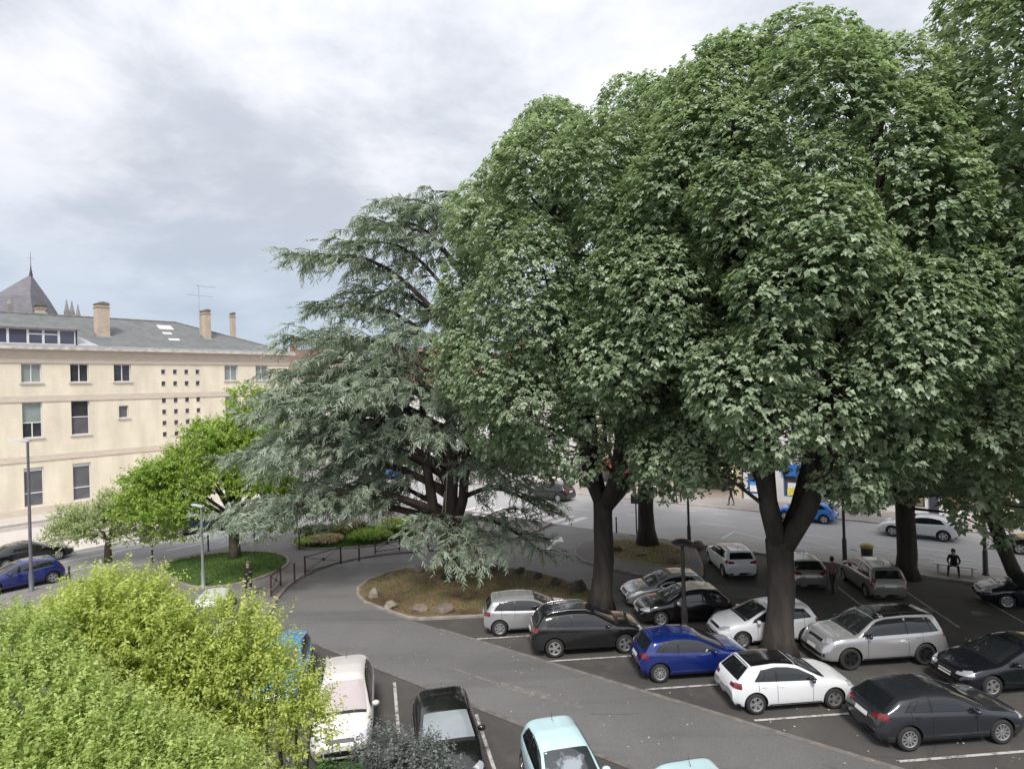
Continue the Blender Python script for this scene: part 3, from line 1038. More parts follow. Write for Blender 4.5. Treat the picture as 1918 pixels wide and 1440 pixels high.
def house(s0, s1, eave, ridge, wall, roofm, label, shop, floors, n, dorm=(), sky=(), sh=3.1, depth=9.0, gable=False):
    H = thing('terrace_house', label, 'house', (*W(s0, 53.9), 0.12), ROT_A, 'houses across the main street')
    w = s1 - s0
    wm = WALLS[wall]
    pitch = w / n
    holes = []
    for (z0, z1) in floors:
        for i in range(n):
            c = pitch * (i + .5)
            holes.append((c - .55, c + .55, z0, z1))
    sholes = []
    if shop.get('glass'):
        for (a, b) in shop['glass']:
            sholes.append((a * w, b * w, 0.45, sh - 0.95))
    if shop.get('door') is not None:
        d = shop['door'] * w
        sholes.append((d, d + 1.0, 0.02, sh - 0.95))
    k = MB()
    wall_with_holes(k, w, eave, holes + sholes, 0.22)
    k.quad((w, 0, 0), (w, depth, 0), (w, depth, eave), (w, 0, eave))
    k.quad((0, depth, 0), (0, 0, 0), (0, 0, eave), (0, depth, eave))
    k.add([(0, 0, eave), (0, depth, eave), (0, depth / 2, ridge - .1)], [(0, 2, 1)])
    k.add([(w, 0, eave), (w, depth, eave), (w, depth / 2, ridge - .1)], [(0, 1, 2)])
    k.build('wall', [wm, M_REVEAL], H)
    for q in holes:
        window(H, *q, 0.12, rows=(1.0,), cols=(2,), panes=[M_PANE_G if (hash_i(q) % 2) else M_PANE], fw=0.09)
        if shop.get('shutters'):
            for sgn in (-1, 1):
                s = MB()
                xx = q[0] - 0.56 if sgn < 0 else q[1] + 0.04
                s.box(xx, xx + 0.52, -0.06, -0.01, q[2], q[3])
                s.build('shutter', M_FRAME, H)
    r = MB()
    o = 0.35
    zo = eave - o * (ridge - eave) / (depth / 2)
    r.add([(-.1, -o, zo), (w + .1, -o, zo), (w + .1, depth / 2, ridge), (-.1, depth / 2, ridge), (w + .1, depth + o, zo), (-.1, depth + o, zo),
           (-.1, -o, zo - .12), (w + .1, -o, zo - .12)],
          [(0, 1, 2, 3), (3, 2, 4, 5), (6, 7, 1, 0)])
    ro = r.build('roof', ROOFS[roofm], H)

    def rz(y):
        return eave + (ridge - eave) * y / (depth / 2)
    for x in (0.35, w - .35):
        c = MB()
        c.box(x - .35, x + .35, depth / 2 - .5, depth / 2 + .5, ridge - .5, ridge + 1.1)
        c.build('chimney', WALLS['brick'], ro)
    for x, y in dorm:
        d = MB()
        d.box(x - .6, x + .6, y - .1, y + 1.6, rz(y) - .1, rz(y) + 1.25)
        dd = d.build('dormer', WALLS['brick'], ro)
        d = MB()
        d.add([(x - .8, y - .3, rz(y) + 1.22), (x + .8, y - .3, rz(y) + 1.22), (x, y - .2, rz(y) + 1.85), (x, y + 2.6, rz(y) + 1.85), (x - .8, y + 1.9, rz(y) + 1.22), (x + .8, y + 1.9, rz(y) + 1.22)],
              [(0, 1, 2), (1, 5, 3, 2), (0, 2, 3, 4)])
        d.build('dormer_roof', ROOFS[roofm], ro)
        window(ro, x - .42, x + .42, rz(y) + .2, rz(y) + 1.15, y - .16, rows=(1.,), cols=(2,), fw=.08, sill=False)
    for x, y in sky:
        d = MB()
        d.add([(x, y, rz(y) + .07), (x + .8, y, rz(y) + .07), (x + .8, y + 1.0, rz(y + 1.0) + .07), (x, y + 1.0, rz(y + 1.0) + .07)], [(0, 1, 2, 3)])
        d.build('skylight', MATS['skylight'], ro)
    ed = MB()
    ed.box(-.02, w + .02, -.14, 0.02, eave - .32, eave - .02)
    ed.build('cornice', M_FRAME, H)
    # shop front
    if shop.get('fascia'):
        a, b, col = shop['fascia']
        f = MB()
        f.box(a * w, b * w, -0.16, -0.003, sh - 0.9, sh - 0.02)
        f.build('fascia', col, H)
    for q in sholes:
        window(H, *q, 0.10, rows=(1.,), cols=(1 if q[1] - q[0] < 1.5 else 2,), fw=.08, frame=shop.get('frame', M_FRAME), panes=[shop.get('glassm', M_SHOPGLASS)], sill=False)
    if shop.get('pilaster') is not None:
        for x in shop['posts']:
            f = MB()
            f.box(x * w - .28, x * w + .28, -0.12, 0.0, 0, sh - .9)
            f.build('pilaster', shop['pilaster'], H)
    if shop.get('awning'):
        a, b, col, out = shop['awning']
        f = MB()
        z1, z0 = sh - .35, sh - 1.15
        f.add([(a * w, -.02, z1), (b * w, -.02, z1), (b * w, -out, z0), (a * w, -out, z0), (a * w, -out, z0 - .25), (b * w, -out, z0 - .25), (a * w, -.02, z1 - .1), (b * w, -.02, z1 - .1)],
              [(0, 3, 2, 1), (3, 4, 5, 2), (0, 6, 4, 3), (1, 2, 5, 7)])
        f.build('awning', col, H)
    return H


def hash_i(q):
    return int(abs(q[0] * 7.3 + q[2] * 3.1) * 10)


M_NAVY = mat('shop_navy', (0.035, 0.042, 0.065), 0.5, c2=(0.05, 0.056, 0.08), scale=2)
M_PINK = mat('shop_pink', (0.55, 0.06, 0.16), 0.6)
M_REDAWN = mat('awning_red', (0.58, 0.045, 0.055), 0.7, c2=(0.48, 0.035, 0.045), scale=3)
M_CREAMAWN = mat('awning_cream', (0.68, 0.58, 0.42), 0.75)
M_SHOPBLUE = mat('shop_blue', (0.03, 0.16, 0.55), 0.5)
M_WARMGLASS = mat('shop_warm_display', (0.30, 0.22, 0.15), 0.15, c2=(0.16, 0.12, 0.09), scale=1.2)
F2 = [(3.9, 5.7), (7.0, 8.6)]
F3 = [(3.8, 5.6), (6.8, 8.5), (9.7, 11.2)]
house(-104, -93, 9.6, 15.5, 'cream', 'brown', 'farthest brown-roofed house at the street end behind the stone building', {'glass': [(.1, .4), (.55, .9)]}, F2, 3)
house(-93, -78, 10.2, 17.2, 'cream', 'brown', 'brown-tiled house with red brick dormer just beyond the stone building corner', {'glass': [(.08, .3), (.4, .62), (.7, .92)]}, F2, 4, dorm=((6.4, 1.0), (11, 1.0)))
house(-78, -68.2, 8.2, 12.0, 'white', 'slate', 'lower white house between two tiled roofs seen through the cedar', {'glass': [(.1, .42), (.55, .9)], 'shutters': 1}, F2[:1], 3)
house(-68, -56, 10.6, 15.6, 'pale', 'red', 'red-tiled house with roof skylights and pink shop sign behind the cedar', {'glass': [(.06, .30), (.36, .6), (.75, .95)], 'fascia': (.02, .55, M_PINK), 'pilaster': M_NAVY, 'posts': (.33, .65)}, F2, 4, sky=((4.2, 1.0), (7.6, 1.4)))
house(-56, -45, 9.8, 14.2, 'white', 'red', 'white house with white shutters behind the cedar trunk', {'glass': [(.06, .42), (.55, .92)], 'shutters': 1}, F2, 4)
house(-45, -33.2, 10.4, 14.6, 'pale', 'slate', 'pale slate-roofed house behind the black car on the street', {'glass': [(.06, .3), (.36, .64), (.7, .94)]}, F2, 4)
house(-33, -24.4, 10.0, 14.4, 'cream', 'red', 'cream house with the red shop awning behind the forked trunk', {'glass': [(.08, .44), (.54, .92)], 'awning': (.18, .62, M_REDAWN, 1.3), 'frame': M_NAVY}, F2, 3)
house(-24.2, -18.6, 9.4, 13.6, 'sand', 'brown', 'narrow sand-coloured house with cream shop awning', {'glass': [(.1, .9)], 'awning': (.05, .95, M_CREAMAWN, 1.1)}, F2, 2)
hp = house(-18.4, -12.6, 10.2, 14.2, 'white', 'slate', 'white house with bright blue shop front and posters', {'glass': [(.06, .44), (.56, .94)], 'fascia': (.55, .98, M_SHOPBLUE), 'frame': M_SHOPBLUE}, F2, 2)
hn = house(-12.4, -1.2, 10.8, 14.8, 'white', 'slate', 'white house with dark navy shop front and white lettering', {'glass': [(.05, .27), (.40, .62), (.72, .95)], 'fascia': (.0, 1.0, M_NAVY), 'pilaster': M_NAVY, 'posts': (.02, .32, .67, .98), 'glassm': M_WARMGLASS, 'frame': M_NAVY}, F3, 4)
house(-1.0, 12, 10.6, 15.0, 'cream', 'red', 'cream house with yellow shop sign next to the navy shop', {'glass': [(.06, .46), (.56, .94)], 'fascia': (.02, .98, WALLS['yellow'])}, F2, 4)
house(12.2, 30, 10.4, 14.6, 'white', 'slate', 'last white house at the right end of the row', {'glass': [(.06, .3), (.4, .64), (.72, .94)]}, F2, 5)
for txt, x, sz in (('Je N', 2.62, .62), ('e', 4.75, .55)):
    me = text_mesh(txt, sz)
    me.materials.append(mat('letter_white', (0.82, 0.82, 0.84), 0.5))
    link('lettering', me, hn, (x, -0.185, 2.40), (math.pi / 2, 0, 0))
b = MB()
b.box(-.05, 11.25, -.22, 0.0, 3.09, 3.28)
b.build('shop_cornice', M_FRAME, hn)
# flat posters in the blue shop's windows: colour fields only
for i, (x, z, w, h, c) in enumerate([(0.5, .62, .85, .55, (.70, .70, .74)), (0.5, 1.2, .85, .5, (.05, .22, .62)), (1.45, .6, .8, 1.1, (.55, .10, .16)), (3.5, .5, .75, .6, (.72, .48, .06)), (3.55, 1.12, .7, .45, (.70, .70, .72)),
                                     (4.35, .5, .7, .7, (.62, .12, .08)), (4.4, 1.22, .6, .5, (.08, .30, .66))]):
    b = MB()
    b.box(x, x + w, .135, .142, z, z + h)
    b.build('poster', mat('poster_%d' % i, c, 0.5, c2=tuple(min(1, v * 1.8 + .04) for v in c), scale=4), hp)
# ------------------------------------------------------------------ trees and plants
def nrm(v):
    return v / np.maximum(np.linalg.norm(v, axis=-1, keepdims=True), 1e-9)


def perp(d, rng):
    r = rng.normal(size=d.shape)
    return nrm(r - (r * d).sum(-1, keepdims=True) * d)


def strip_leaves(P, D, Nn, Lh, Wd, droop, rows=((0, .38), (.48, 1.0), (1.0, .58))):
    """bent leaf strips: base P, direction D, face normal Nn"""
    S = np.cross(D, Nn)
    S = nrm(S)
    out = []
    for t, w in rows:
        c = P + D * (Lh * t)[:, None] - np.array([0, 0, 1.0]) * (droop * Lh * t * t)[:, None]
        out.append(c - S * (Wd * w * .5)[:, None])
        out.append(c + S * (Wd * w * .5)[:, None])
    V = np.stack(out, 1)
    n, k = V.shape[0], V.shape[1]
    base = (np.arange(n) * k)[:, None]
    F = np.concatenate([base + np.array([2 * r, 2 * r + 1, 2 * r + 3, 2 * r + 2]) for r in range(len(rows) - 1)], 0)
    return V.reshape(-1, 3), F, k


def diamond_leaves(P, D, Nn, Lh, Wd, droop):
    """one folded quad per leaf: base, side, tip, side"""
    S = nrm(np.cross(D, Nn))
    m = P + D * (Lh * .45)[:, None]
    tip = P + D * Lh[:, None] - np.array([0, 0, 1.0]) * (droop * Lh)[:, None]
    V = np.stack([P, m - S * (Wd * .5)[:, None], tip, m + S * (Wd * .5)[:, None]], 1)
    F = (np.arange(len(P)) * 4)[:, None] + np.arange(4)
    return V.reshape(-1, 3), F, 4


M_BARK = mat('lime_bark', (0.028, 0.023, 0.020), 0.9, c2=(0.062, 0.052, 0.043), scale=3.0, detail=10, bump=0.9, bscale=9, stretch=(1, 1, .22))
M_BARK_CEDAR = mat('cedar_bark', (0.040, 0.030, 0.026), 0.95, c2=(0.085, 0.062, 0.050), scale=3.5, detail=10, bump=0.9, bscale=10, stretch=(1, 1, .3))
M_TWIG = mat('twig', (0.10, 0.075, 0.05), 0.9)
M_LIME = foliage_mat('lime_leaf', (0.170, 0.232, 0.132), (0.520, 0.595, 0.445), transl=0.40, rough=0.36, spec=0.65)
M_CEDAR = foliage_mat('cedar_needles', (0.140, 0.180, 0.132), (0.375, 0.435, 0.345), transl=0.25, rough=0.6, spec=0.25)
M_GREEN = foliage_mat('bright_leaf', (0.150, 0.255, 0.042), (0.430, 0.540, 0.120), transl=0.40, rough=0.5)
M_VARIEG = foliage_mat('cream_leaf', (0.19, 0.27, 0.08), (0.54, 0.57, 0.33), transl=0.34, rough=0.5)
M_GOLD = foliage_mat('golden_leaf', (0.290, 0.360, 0.070), (0.640, 0.680, 0.215), transl=0.42, rough=0.5)
M_SHRUBG = foliage_mat('shrub_leaf', (0.270, 0.350, 0.085), (0.580, 0.655, 0.245), transl=0.42, rough=0.5)
M_GREY = foliage_mat('grey_leaf', (0.072, 0.085, 0.078), (0.221, 0.240, 0.227), transl=0.2, rough=0.6)
M_DKGREEN = foliage_mat('dark_leaf', (0.036, 0.084, 0.024), (0.090, 0.162, 0.048), transl=0.3, rough=0.5)


def lime_tree(label, x, y, z0, z1, Rmax, seed, trunk_r, fork, lean=(0, 0), n_lobes=120, extra=(), dens=1.0, cx=0.0, cy=0.0, trunk=True, leaf=1.0):
    """tall lime: forked trunk, upright stems, crown of drooping leaf clusters gathered in lobes"""
    rng = np.random.default_rng(seed)
    pr = random.Random(seed)
    T = thing('lime_tree', label, 'tree', (x, y, 0), 0, 'big lime trees of the car park')
    ctr = np.array([cx, cy])

    def rad(h):
        lowr = np.clip((h + .10) / .34, 0, 1) ** .55
        top = np.sqrt(np.clip(1 - np.clip((h - .36) / .66, 0, 1) ** 2.3, 0, 1))
        return Rmax * lowr * top
    lobes = []
    for i in range(n_lobes):
        h = ((i + .5) / n_lobes) ** 0.92
        az = i * 2.39996 + rng.normal() * .25
        rr = rad(h)
        q = rr * rng.uniform(.83, .93)
        r = rng.uniform(1.25, 1.95) * (1.0 if h < .85 else .85)
        lobes.append((ctr[0] + q * math.cos(az), ctr[1] + q * math.sin(az), z0 + (z1 - z0) * h - .2 * r, r))
    for i in range(n_lobes // 3):
        h = rng.uniform(.12, .95)
        az = rng.uniform(0, 6.28)
        q = rad(h) * rng.uniform(.1, .6)
        lobes.append((ctr[0] + q * math.cos(az), ctr[1] + q * math.sin(az), z0 + (z1 - z0) * h, rng.uniform(1.2, 2.0)))
    lobes += list(extra)
    Lc = np.array([l[:3] for l in lobes])
    Lr = np.array([l[3] for l in lobes])
    # cluster points on the lobes
    cnt = np.maximum(14, (Lr ** 2 * 310 * dens).astype(int))
    idx = np.repeat(np.arange(len(lobes)), cnt)
    d = nrm(rng.normal(size=(len(idx), 3)))
    out = Lc[idx] - np.array([ctr[0], ctr[1], z0 + (z1 - z0) * .35])
    out = nrm(out)
    pref = nrm(out * .8 + np.array([0, 0, .75]))
    keep = (d * pref).sum(1) > rng.uniform(-.75, .25, len(idx))
    idx, d = idx[keep], d[keep]
    P = Lc[idx] + d * (Lr[idx] * rng.uniform(.78, 1.08, len(idx)))[:, None]
    # the side turned away to the street is thinner
    view = nrm(np.array([[x, y, 4.0]]))
    keep = ((nrm(P - np.array([ctr[0], ctr[1], z0 + (z1 - z0) * .5])) * view).sum(1) < .25) | (rng.random(len(P)) < .42)
    P, d = P[keep], d[keep]
    # thin out what lies deep inside another lobe
    inside = np.zeros(len(P), bool)
    for c, r in zip(Lc, Lr):
        inside |= (((P - c) ** 2).sum(1) < (r * .72) ** 2)
    keep = ~inside | (rng.random(len(P)) < .15)
    P, d = P[keep], d[keep]
    n = len(P)
    axis = nrm(d * .55 + np.array([0, 0, .9]) + rng.normal(size=(n, 3)) * .18)
    sz = rng.uniform(.45, .85, n) * leaf
    k = 5
    e1 = perp(axis, rng)
    e2 = np.cross(axis, e1)
    VV, FF, TT = [], [], []
    off = 0
    ctint = np.clip(rng.normal(.45, .26, n) + .12 * np.sin(P[:, 0] * .9 + P[:, 2] * .7) * np.cos(P[:, 1] * .8), 0, 1)
    for j in range(k):
        a = 2 * math.pi * j / k + rng.uniform(-.25, .25, n)
        radial = e1 * np.cos(a)[:, None] + e2 * np.sin(a)[:, None]
        up = rng.uniform(.05, .5, n)
        D = nrm(radial + axis * up[:, None])
        Nn = nrm(axis - (axis * D).sum(1, keepdims=True) * D)
        Lh = sz * rng.uniform(.17, .26, n)
        Wd = Lh * rng.uniform(.85, 1.1, n)
        V, F, kk = diamond_leaves(P + axis * (sz * rng.uniform(-.12, .08, n))[:, None], D, Nn, Lh, Wd, rng.uniform(.30, .75, n))
        VV.append(V)
        FF.append(F + off)
        off += len(V)
        TT.append(np.repeat(np.clip(ctint + rng.normal(0, .16, n), 0, 1), kk))
    np_mesh('crown', np.concatenate(VV), np.concatenate(FF), M_LIME, np.concatenate(TT), T)
    if not trunk:
        pass
    # trunk and stems
    mb = MB()
    lx, ly = lean
    path, rads = [], []
    m = 7
    for i in range(m + 1):
        h = i / m
        path.append((lx * h + .05 * math.sin(h * 7 + seed), ly * h + .05 * math.cos(h * 5 + seed), fork * h))
        rads.append(trunk_r * (1.0 + .55 * max(0, 1 - h * 5) ** 1.6 - .10 * h + (.10 if i == m else 0)))
    path[0] = (path[0][0], path[0][1], -0.05)
    mb.tube(path, rads, 14, wob=.10, rng=pr)
    top = Vector(path[-1])
    stems = []
    ns = 5
    for s in range(ns):
        az = 2 * math.pi * s / ns + pr.uniform(-.3, .3) + seed
        spread = pr.uniform(.25, .62) * Rmax
        ht = z0 + (z1 - z0) * pr.uniform(.62, .9)
        end = Vector((ctr[0] + spread * math.cos(az), ctr[1] + spread * math.sin(az), ht))
        pts, rs = [], []
        q = 8
        for i in range(q + 1):
            h = i / q
            hb = h ** .62                       # out first, then up
            px = top.x + (end.x - top.x) * hb + pr.uniform(-.12, .12) * (h > 0)
            py = top.y + (end.y - top.y) * hb + pr.uniform(-.12, .12) * (h > 0)
            pts.append((px, py, top.z - .5 + (end.z - top.z + .5) * h))
            rs.append(trunk_r * .62 * (1 - h) ** .8 + .04)
        mb.tube(pts, rs, 8, wob=.08, rng=pr)
        stems.append(pts)
        for extra_s in range(5):                # thin upright shoots beside the stem
            i0 = pr.randint(1, 4)
            p0 = Vector(pts[i0])
            hgt = pr.uniform(4, 8)
            a2 = az + pr.uniform(-1.2, 1.2)
            p2 = p0 + Vector((math.cos(a2) * pr.uniform(.6, 2.0), math.sin(a2) * pr.uniform(.6, 2.0), hgt))
            mb.tube([p0, p0.lerp(p2, .3) + Vector((math.cos(a2) * .35, math.sin(a2) * .35, 0)), p0.lerp(p2, .65), p2], [.09, .075, .06, .025], 5, cap=False)
    allp = [Vector(p) for st in stems for p in st] + [top]
    for c, r in zip(Lc, Lr):                    # a branch to every lobe
        c = Vector(c)
        best = min(allp, key=lambda p: (p - c).length + (2.5 if p.z > c.z else 0))
        mid = best.lerp(c, .55) + Vector((0, 0, .35))
        mb.tube([best, mid, c], [.085, .05, .02], 5, cap=False)
    mb.build('trunk', M_BARK, T, smooth=True)
    return T


lime_tree('lime tree rising between the silver and black cars, its trunk forked low', 3.75, 28.5, 7.3, 22.2, 7.5, 11, .47, 5.0, lean=(.25, 0), cx=1.1, cy=.3,
          extra=[(-4.4, -1.0, 8.4, 1.5), (-5.4, .5, 10, 1.5), (2.4, -3, 7.2, 1.1), (-1.2, -4, 7.4, 1.1), (4.6, -2.0, 19.6, 1.8), (3.4, 0, 21.4, 1.8), (5.6, -1, 17.8, 1.8)])
lime_tree('tallest lime tree, three-stemmed trunk behind the white car with black roof', 9.55, 23.2, 7.6, 21.7, 6.1, 23, .50, 4.2, lean=(.2, .1), cx=.5, cy=.2, dens=1.05,
          extra=[(-3.2, -1.2, 7.0, .9), (-4.2, 0, 7.6, 1.2), (2.3, -1.2, 6.2, .8), (3.2, 0, 7.0, 1.1), (3.4, 2.0, 6.2, 1.0)])
lime_tree('lime tree at the back edge of the car park beside the silver minivan', 19.5, 31.6, 5.2, 20.5, 6.4, 37, .46, 4.0, cx=0, cy=.4, n_lobes=70, dens=.6,
          extra=[(-2.6, -1.6, 4.6, 1.0), (2.6, -3.0, 4.2, 1.1), (2.3, -2.8, 2.9, .8), (-1.0, -1.6, 4.9, .9), (.8, -2.0, 5.4, 1.0)])
lime_tree('dark straight lime tree on the corner island beside the road sign', 8.15, 39.4, 5.8, 17.0, 4.6, 41, .50, 7.5, n_lobes=48, dens=.6, extra=[(-3.2, -1, 5.6, 1.1), (3.0, -1, 5.2, 1.2), (0, -2, 5.8, 1.1)])
lime_tree('lime tree with bent leaning trunk at the right edge behind the parked dark car', 22.9, 28.6, 5.6, 21.0, 5.6, 53, .30, 5.0, lean=(-1.6, .4), n_lobes=64, dens=.7, cx=-.2,
          extra=[(-3.6, -1.5, 5.2, 1.1), (-2.4, -2.2, 4.6, .9)])
lime_tree('nearest lime tree whose crown fills the upper right corner', 20.2, 19.8, 6.2, 26.5, 6.2, 67, .5, 4.6, dens=.62, leaf=1.15,
          extra=[(-4.6, 1.0, 7.0, 1.2), (-5.2, 0, 8.6, 1.4), (-4.2, 2.2, 5.6, 1.0), (-4.0, -1.0, 9, 1.4)])


# ---- cedar
def cedar(x, y):
    rng = np.random.default_rng(5)
    pr = random.Random(5)
    T = thing('cedar_tree', 'blue-grey cedar with wide drooping branches on the round island', 'tree', (x, y, 0))
    mb = MB()
    trunk = [(0, 0, 0), (-.02, 0, .5), (-.05, 0, 1.4), (-.1, .05, 2.6), (.1, .1, 5), (.15, .1, 8), (.9, .1, 12), (1.9, .1, 16), (2.9, .1, 20.4)]
    mb.tube(trunk, [.62, .47, .43, .44, .36, .31, .24, .16, .05], 12, wob=.1, rng=pr)
    st2 = [(-.1, 0, 2.2), (-.9, -.1, 4.0), (-1.2, -.2, 6.5), (-1.3, 0, 9.5), (-1.6, .1, 12.5)]
    mb.tube(st2, [.36, .29, .24, .16, .06], 9, wob=.1, rng=pr)
    st3 = [(.05, 0, 2.4), (.7, -.1, 4.2), (1.0, .1, 7.5), (1.3, .2, 11)]
    mb.tube(st3, [.34, .26, .2, .06], 9, wob=.1, rng=pr)
    segP, segD, segW = [], [], []

    def sample(path, s):
        n = len(path) - 1
        i = min(int(s * n), n - 1)
        f = s * n - i
        p, q = Vector(path[i]), Vector(path[i + 1])
        return p.lerp(q, f), (q - p).normalized()

    def limb(z, az, length, rise, droop, r0, dens=1.0, flat=1.0):
        # start on the main stem at height z
        k = max(i for i in range(len(trunk) - 1) if trunk[i][2] <= z)
        p0, p1 = Vector(trunk[k]), Vector(trunk[k + 1])
        st = p0.lerp(p1, (z - p0.z) / max(p1.z - p0.z, .1))
        dx, dy = math.cos(az), math.sin(az)
        pts, rs = [], []
        m = 9
        ph = pr.uniform(0, 6)
        for i in range(m + 1):
            h = i / m
            zz = st.z + rise * math.sin(min(h * 1.5, 1.0) * math.pi / 2) - droop * max(0, h - .35) ** 1.6
            wig = .25 * math.sin(h * 4 + ph) * h
            pts.append((st.x + dx * length * h - dy * wig, st.y + dy * length * h + dx * wig, zz))
            rs.append(r0 * (1 - h) ** .7 + .02)
        mb.tube(pts, rs, 7, wob=.1, rng=pr)
        nb = int(length * 3.7 * dens * (.82 if z < 5.5 else .78))
        for b in range(nb):
            s = .22 + .78 * (b + pr.random()) / nb
            p, dr = sample(pts, s)
            side = 1 if b % 2 else -1
            ang = az + side * pr.uniform(.5, 1.25) * (1 - .45 * s)
            bl = (1.0 + 1.9 * math.sin(math.pi * min(1, s * .85 + .1))) * pr.uniform(.6, 1.1) * min(1, length / 6)
            q = Vector((math.cos(ang), math.sin(ang), pr.uniform(-.30, .50)))
            e = p + q * bl + Vector((0, 0, -.20 * bl))
            mb.tube([p, p.lerp(e, .5) + Vector((0, 0, .10 * bl)), e], [.03, .018, .008], 4, cap=False)
            ns = max(4, int(bl * 5.2))
            for t in range(ns):
                u = .15 + .85 * (t + pr.random()) / ns
                c = p.lerp(e, u) + Vector((0, 0, .10 * bl * (1 - abs(2 * u - 1))))
                an = ang + pr.uniform(-1.2, 1.2)
                segP.append(c + Vector((pr.uniform(-.1, .1), pr.uniform(-.1, .1), pr.uniform(-.06, .1))))
                segD.append((math.cos(an), math.sin(an), pr.uniform(-.75, .35)))
                segW.append(pr.uniform(.45, .95))
        # weeping twigs under the limb
        for b in range(int(length * 3.4 * dens)):
            s = pr.uniform(.3, .95)
            p, dr = sample(pts, s)
            segP.append(p + Vector((pr.uniform(-.5, .5), pr.uniform(-.5, .5), -.05)))
            segD.append((pr.uniform(-.4, .4), pr.uniform(-.4, .4), -1.0))
            segW.append(pr.uniform(.6, 1.3))
    pi = math.pi
    # big tiers measured against the photograph's outline (azimuth: pi = towards the left)
    for z, az, ln, rise, dr, r in [
        (3.0, pi * 1.00, 12.2, 1.6, 2.4, .20), (3.4, pi * 1.10, 10.0, 2.0, 3.2, .18), (3.0, pi * .88, 9.5, 1.8, 2.0, .18),
        (4.6, pi * 1.03, 11.5, 2.6, 1.0, .20), (5.2, pi * .93, 10.5, 2.8, 1.0, .18), (5.6, pi * 1.14, 9.0, 2.2, 1.4, .17),
        (6.6, pi * 1.02, 10.0, 2.8, 1.0, .17), (7.4, pi * .90, 9.0, 2.8, .6, .16), (7.8, pi * 1.12, 8.5, 2.4, .8, .15),
        (8.6, pi * 1.00, 8.8, 2.8, .8, .15), (9.8, pi * 1.07, 8.2, 3.2, .4, .14), (10.2, pi * .93, 7.8, 2.8, .2, .14),
        (12.4, pi * 1.01, 9.0, 4.9, -.2, .13), (11.2, pi * .97, 8.0, 3.6, .0, .13), (15.8, pi * 1.0, 4.6, 4.4, -.2, .09), (16.2, pi * .9, 4.0, 4.0, -.2, .08), (17.8, .1, 1.8, 3.4, -.2, .06), (13.6, pi * 1.0, 6.6, 4.4, -.2, .1), (12.4, pi * .95, 6.4, 3.2, .0, .12),
        (15.0, pi * 1.08, 5.2, 3.6, -.2, .09),
        (16.2, pi * .98, 4.2, 3.6, -.2, .08), (17.0, pi * 1.2, 3.0, 2.4, -.2, .07), (17.6, pi * .2, 2.8, 2.8, -.2, .06), (18.3, pi * 1.0, 3.0, 2.4, 0, .05),
        (18.6, .1, 1.6, 2.6, 0, .05), (15.6, .1, 3.2, 2.4, .3, .07), (16.8, pi * 1.5, 2.6, 2.2, 0, .06),
        (3.0, pi * 1.52, 4.2, .3, 2.6, .14), (2.9, pi * 1.66, 4.4, .4, 2.6, .13), (3.0, pi * 1.82, 5.6, .6, 3.2, .14), (3.3, pi * 1.40, 3.6, .5, 2.2, .12),
        (5.6, pi * 1.72, 5.0, 1.2, 2.4, .13), (4.0, 0.0, 5.0, 1.0, 3.0, .14), (5.2, .25, 4.6, 1.2, 2.4, .13), (6.4, pi * 1.9, 4.6, 1.2, 2.0, .13),
        (15.2, pi * .97, 5.8, 4.0, -.2, .09), (16.4, .15, 3.4, 3.6, -.2, .08), (17.2, pi * .85, 3.4, 3.0, -.2, .07), (17.4, pi * 1.7, 2.4, 2.8, -.2, .06),
        (7.2, pi * 1.5, 5.2, 1.4, 1.6, .12), (8.8, pi * 1.3, 6.0, 1.8, 1.2, .12), (9.4, pi * 1.62, 4.2, 1.5, 1.0, .11), (11.0, pi * 1.36, 5.0, 2.0, .6, .11), (13.0, pi * 1.5, 3.6, 1.8, .4, .09),
        (4.4, pi * .62, 8.0, 2.0, 2.0, .16), (6.0, pi * .70, 8.5, 2.2, 1.4, .15), (8.0, pi * .55, 6.5, 2.0, 1.2, .13), (10.0, pi * .7, 6.5, 2.4, .6, .12), (12.5, pi * .66, 5.0, 2.4, .3, .1), (5.0, pi * .35, 6, 1.6, 2, .13), (9, pi * .3, 4.5, 1.6, 1.0, .1),
    ]:
        limb(z, az + pr.uniform(-.05, .05), ln, rise, dr, r)
        if ln > 4 and z < 9.5 and pr.random() < .6 and (z > 6 or math.cos(az) < -.8):
            limb(z + pr.uniform(.3, 1.0), az + pr.choice((-1, 1)) * pr.uniform(.12, .3), ln * pr.uniform(.6, .9), rise * pr.uniform(.8, 1.4), dr * pr.uniform(.5, 1), r * .7)
    # two pale sawn stubs / stakes by the trunk
    mb.build('trunk', M_BARK_CEDAR, T, smooth=True)
    P0 = np.array([tuple(p) for p in segP])
    D0 = nrm(np.array(segD, float))
    W0 = np.array(segW)
    # each twig carries tufts on both sides
    k = 11
    VV, FF, TT = [], [], []
    off = 0
    n = len(P0)
    base_t = np.clip(rng.normal(.58, .2, n), 0, 1)
    side = perp(D0, rng)
    side[:, 2] *= .35
    side = nrm(side)
    upn = nrm(np.cross(D0, side))
    for j in range(k):
        s = (j + .5) / k
        sg = 1 if j % 2 else -1
        c = P0 + D0 * (W0 * s)[:, None] - np.array([0, 0, 1.]) * (.30 * W0 * s * s)[:, None]
        D = nrm(D0 * .8 + side * (sg * rng.uniform(.5, 1.0, n))[:, None] + rng.normal(size=(n, 3)) * .15 - np.array([0, 0, .15]))
        Lh = rng.uniform(.18, .34, n) * (1.15 - .5 * s)
        V, F, kk = strip_leaves(c, D, nrm(upn + rng.normal(size=(n, 3)) * .35), Lh, Lh * rng.uniform(.22, .34, n), rng.uniform(.0, .25, n), rows=((0, 1.0), (1.0, .30)))
        VV.append(V)
        FF.append(F + off)
        off += len(V)
        TT.append(np.repeat(np.clip(base_t + .25 * s + rng.normal(0, .12, n), 0, 1), kk))
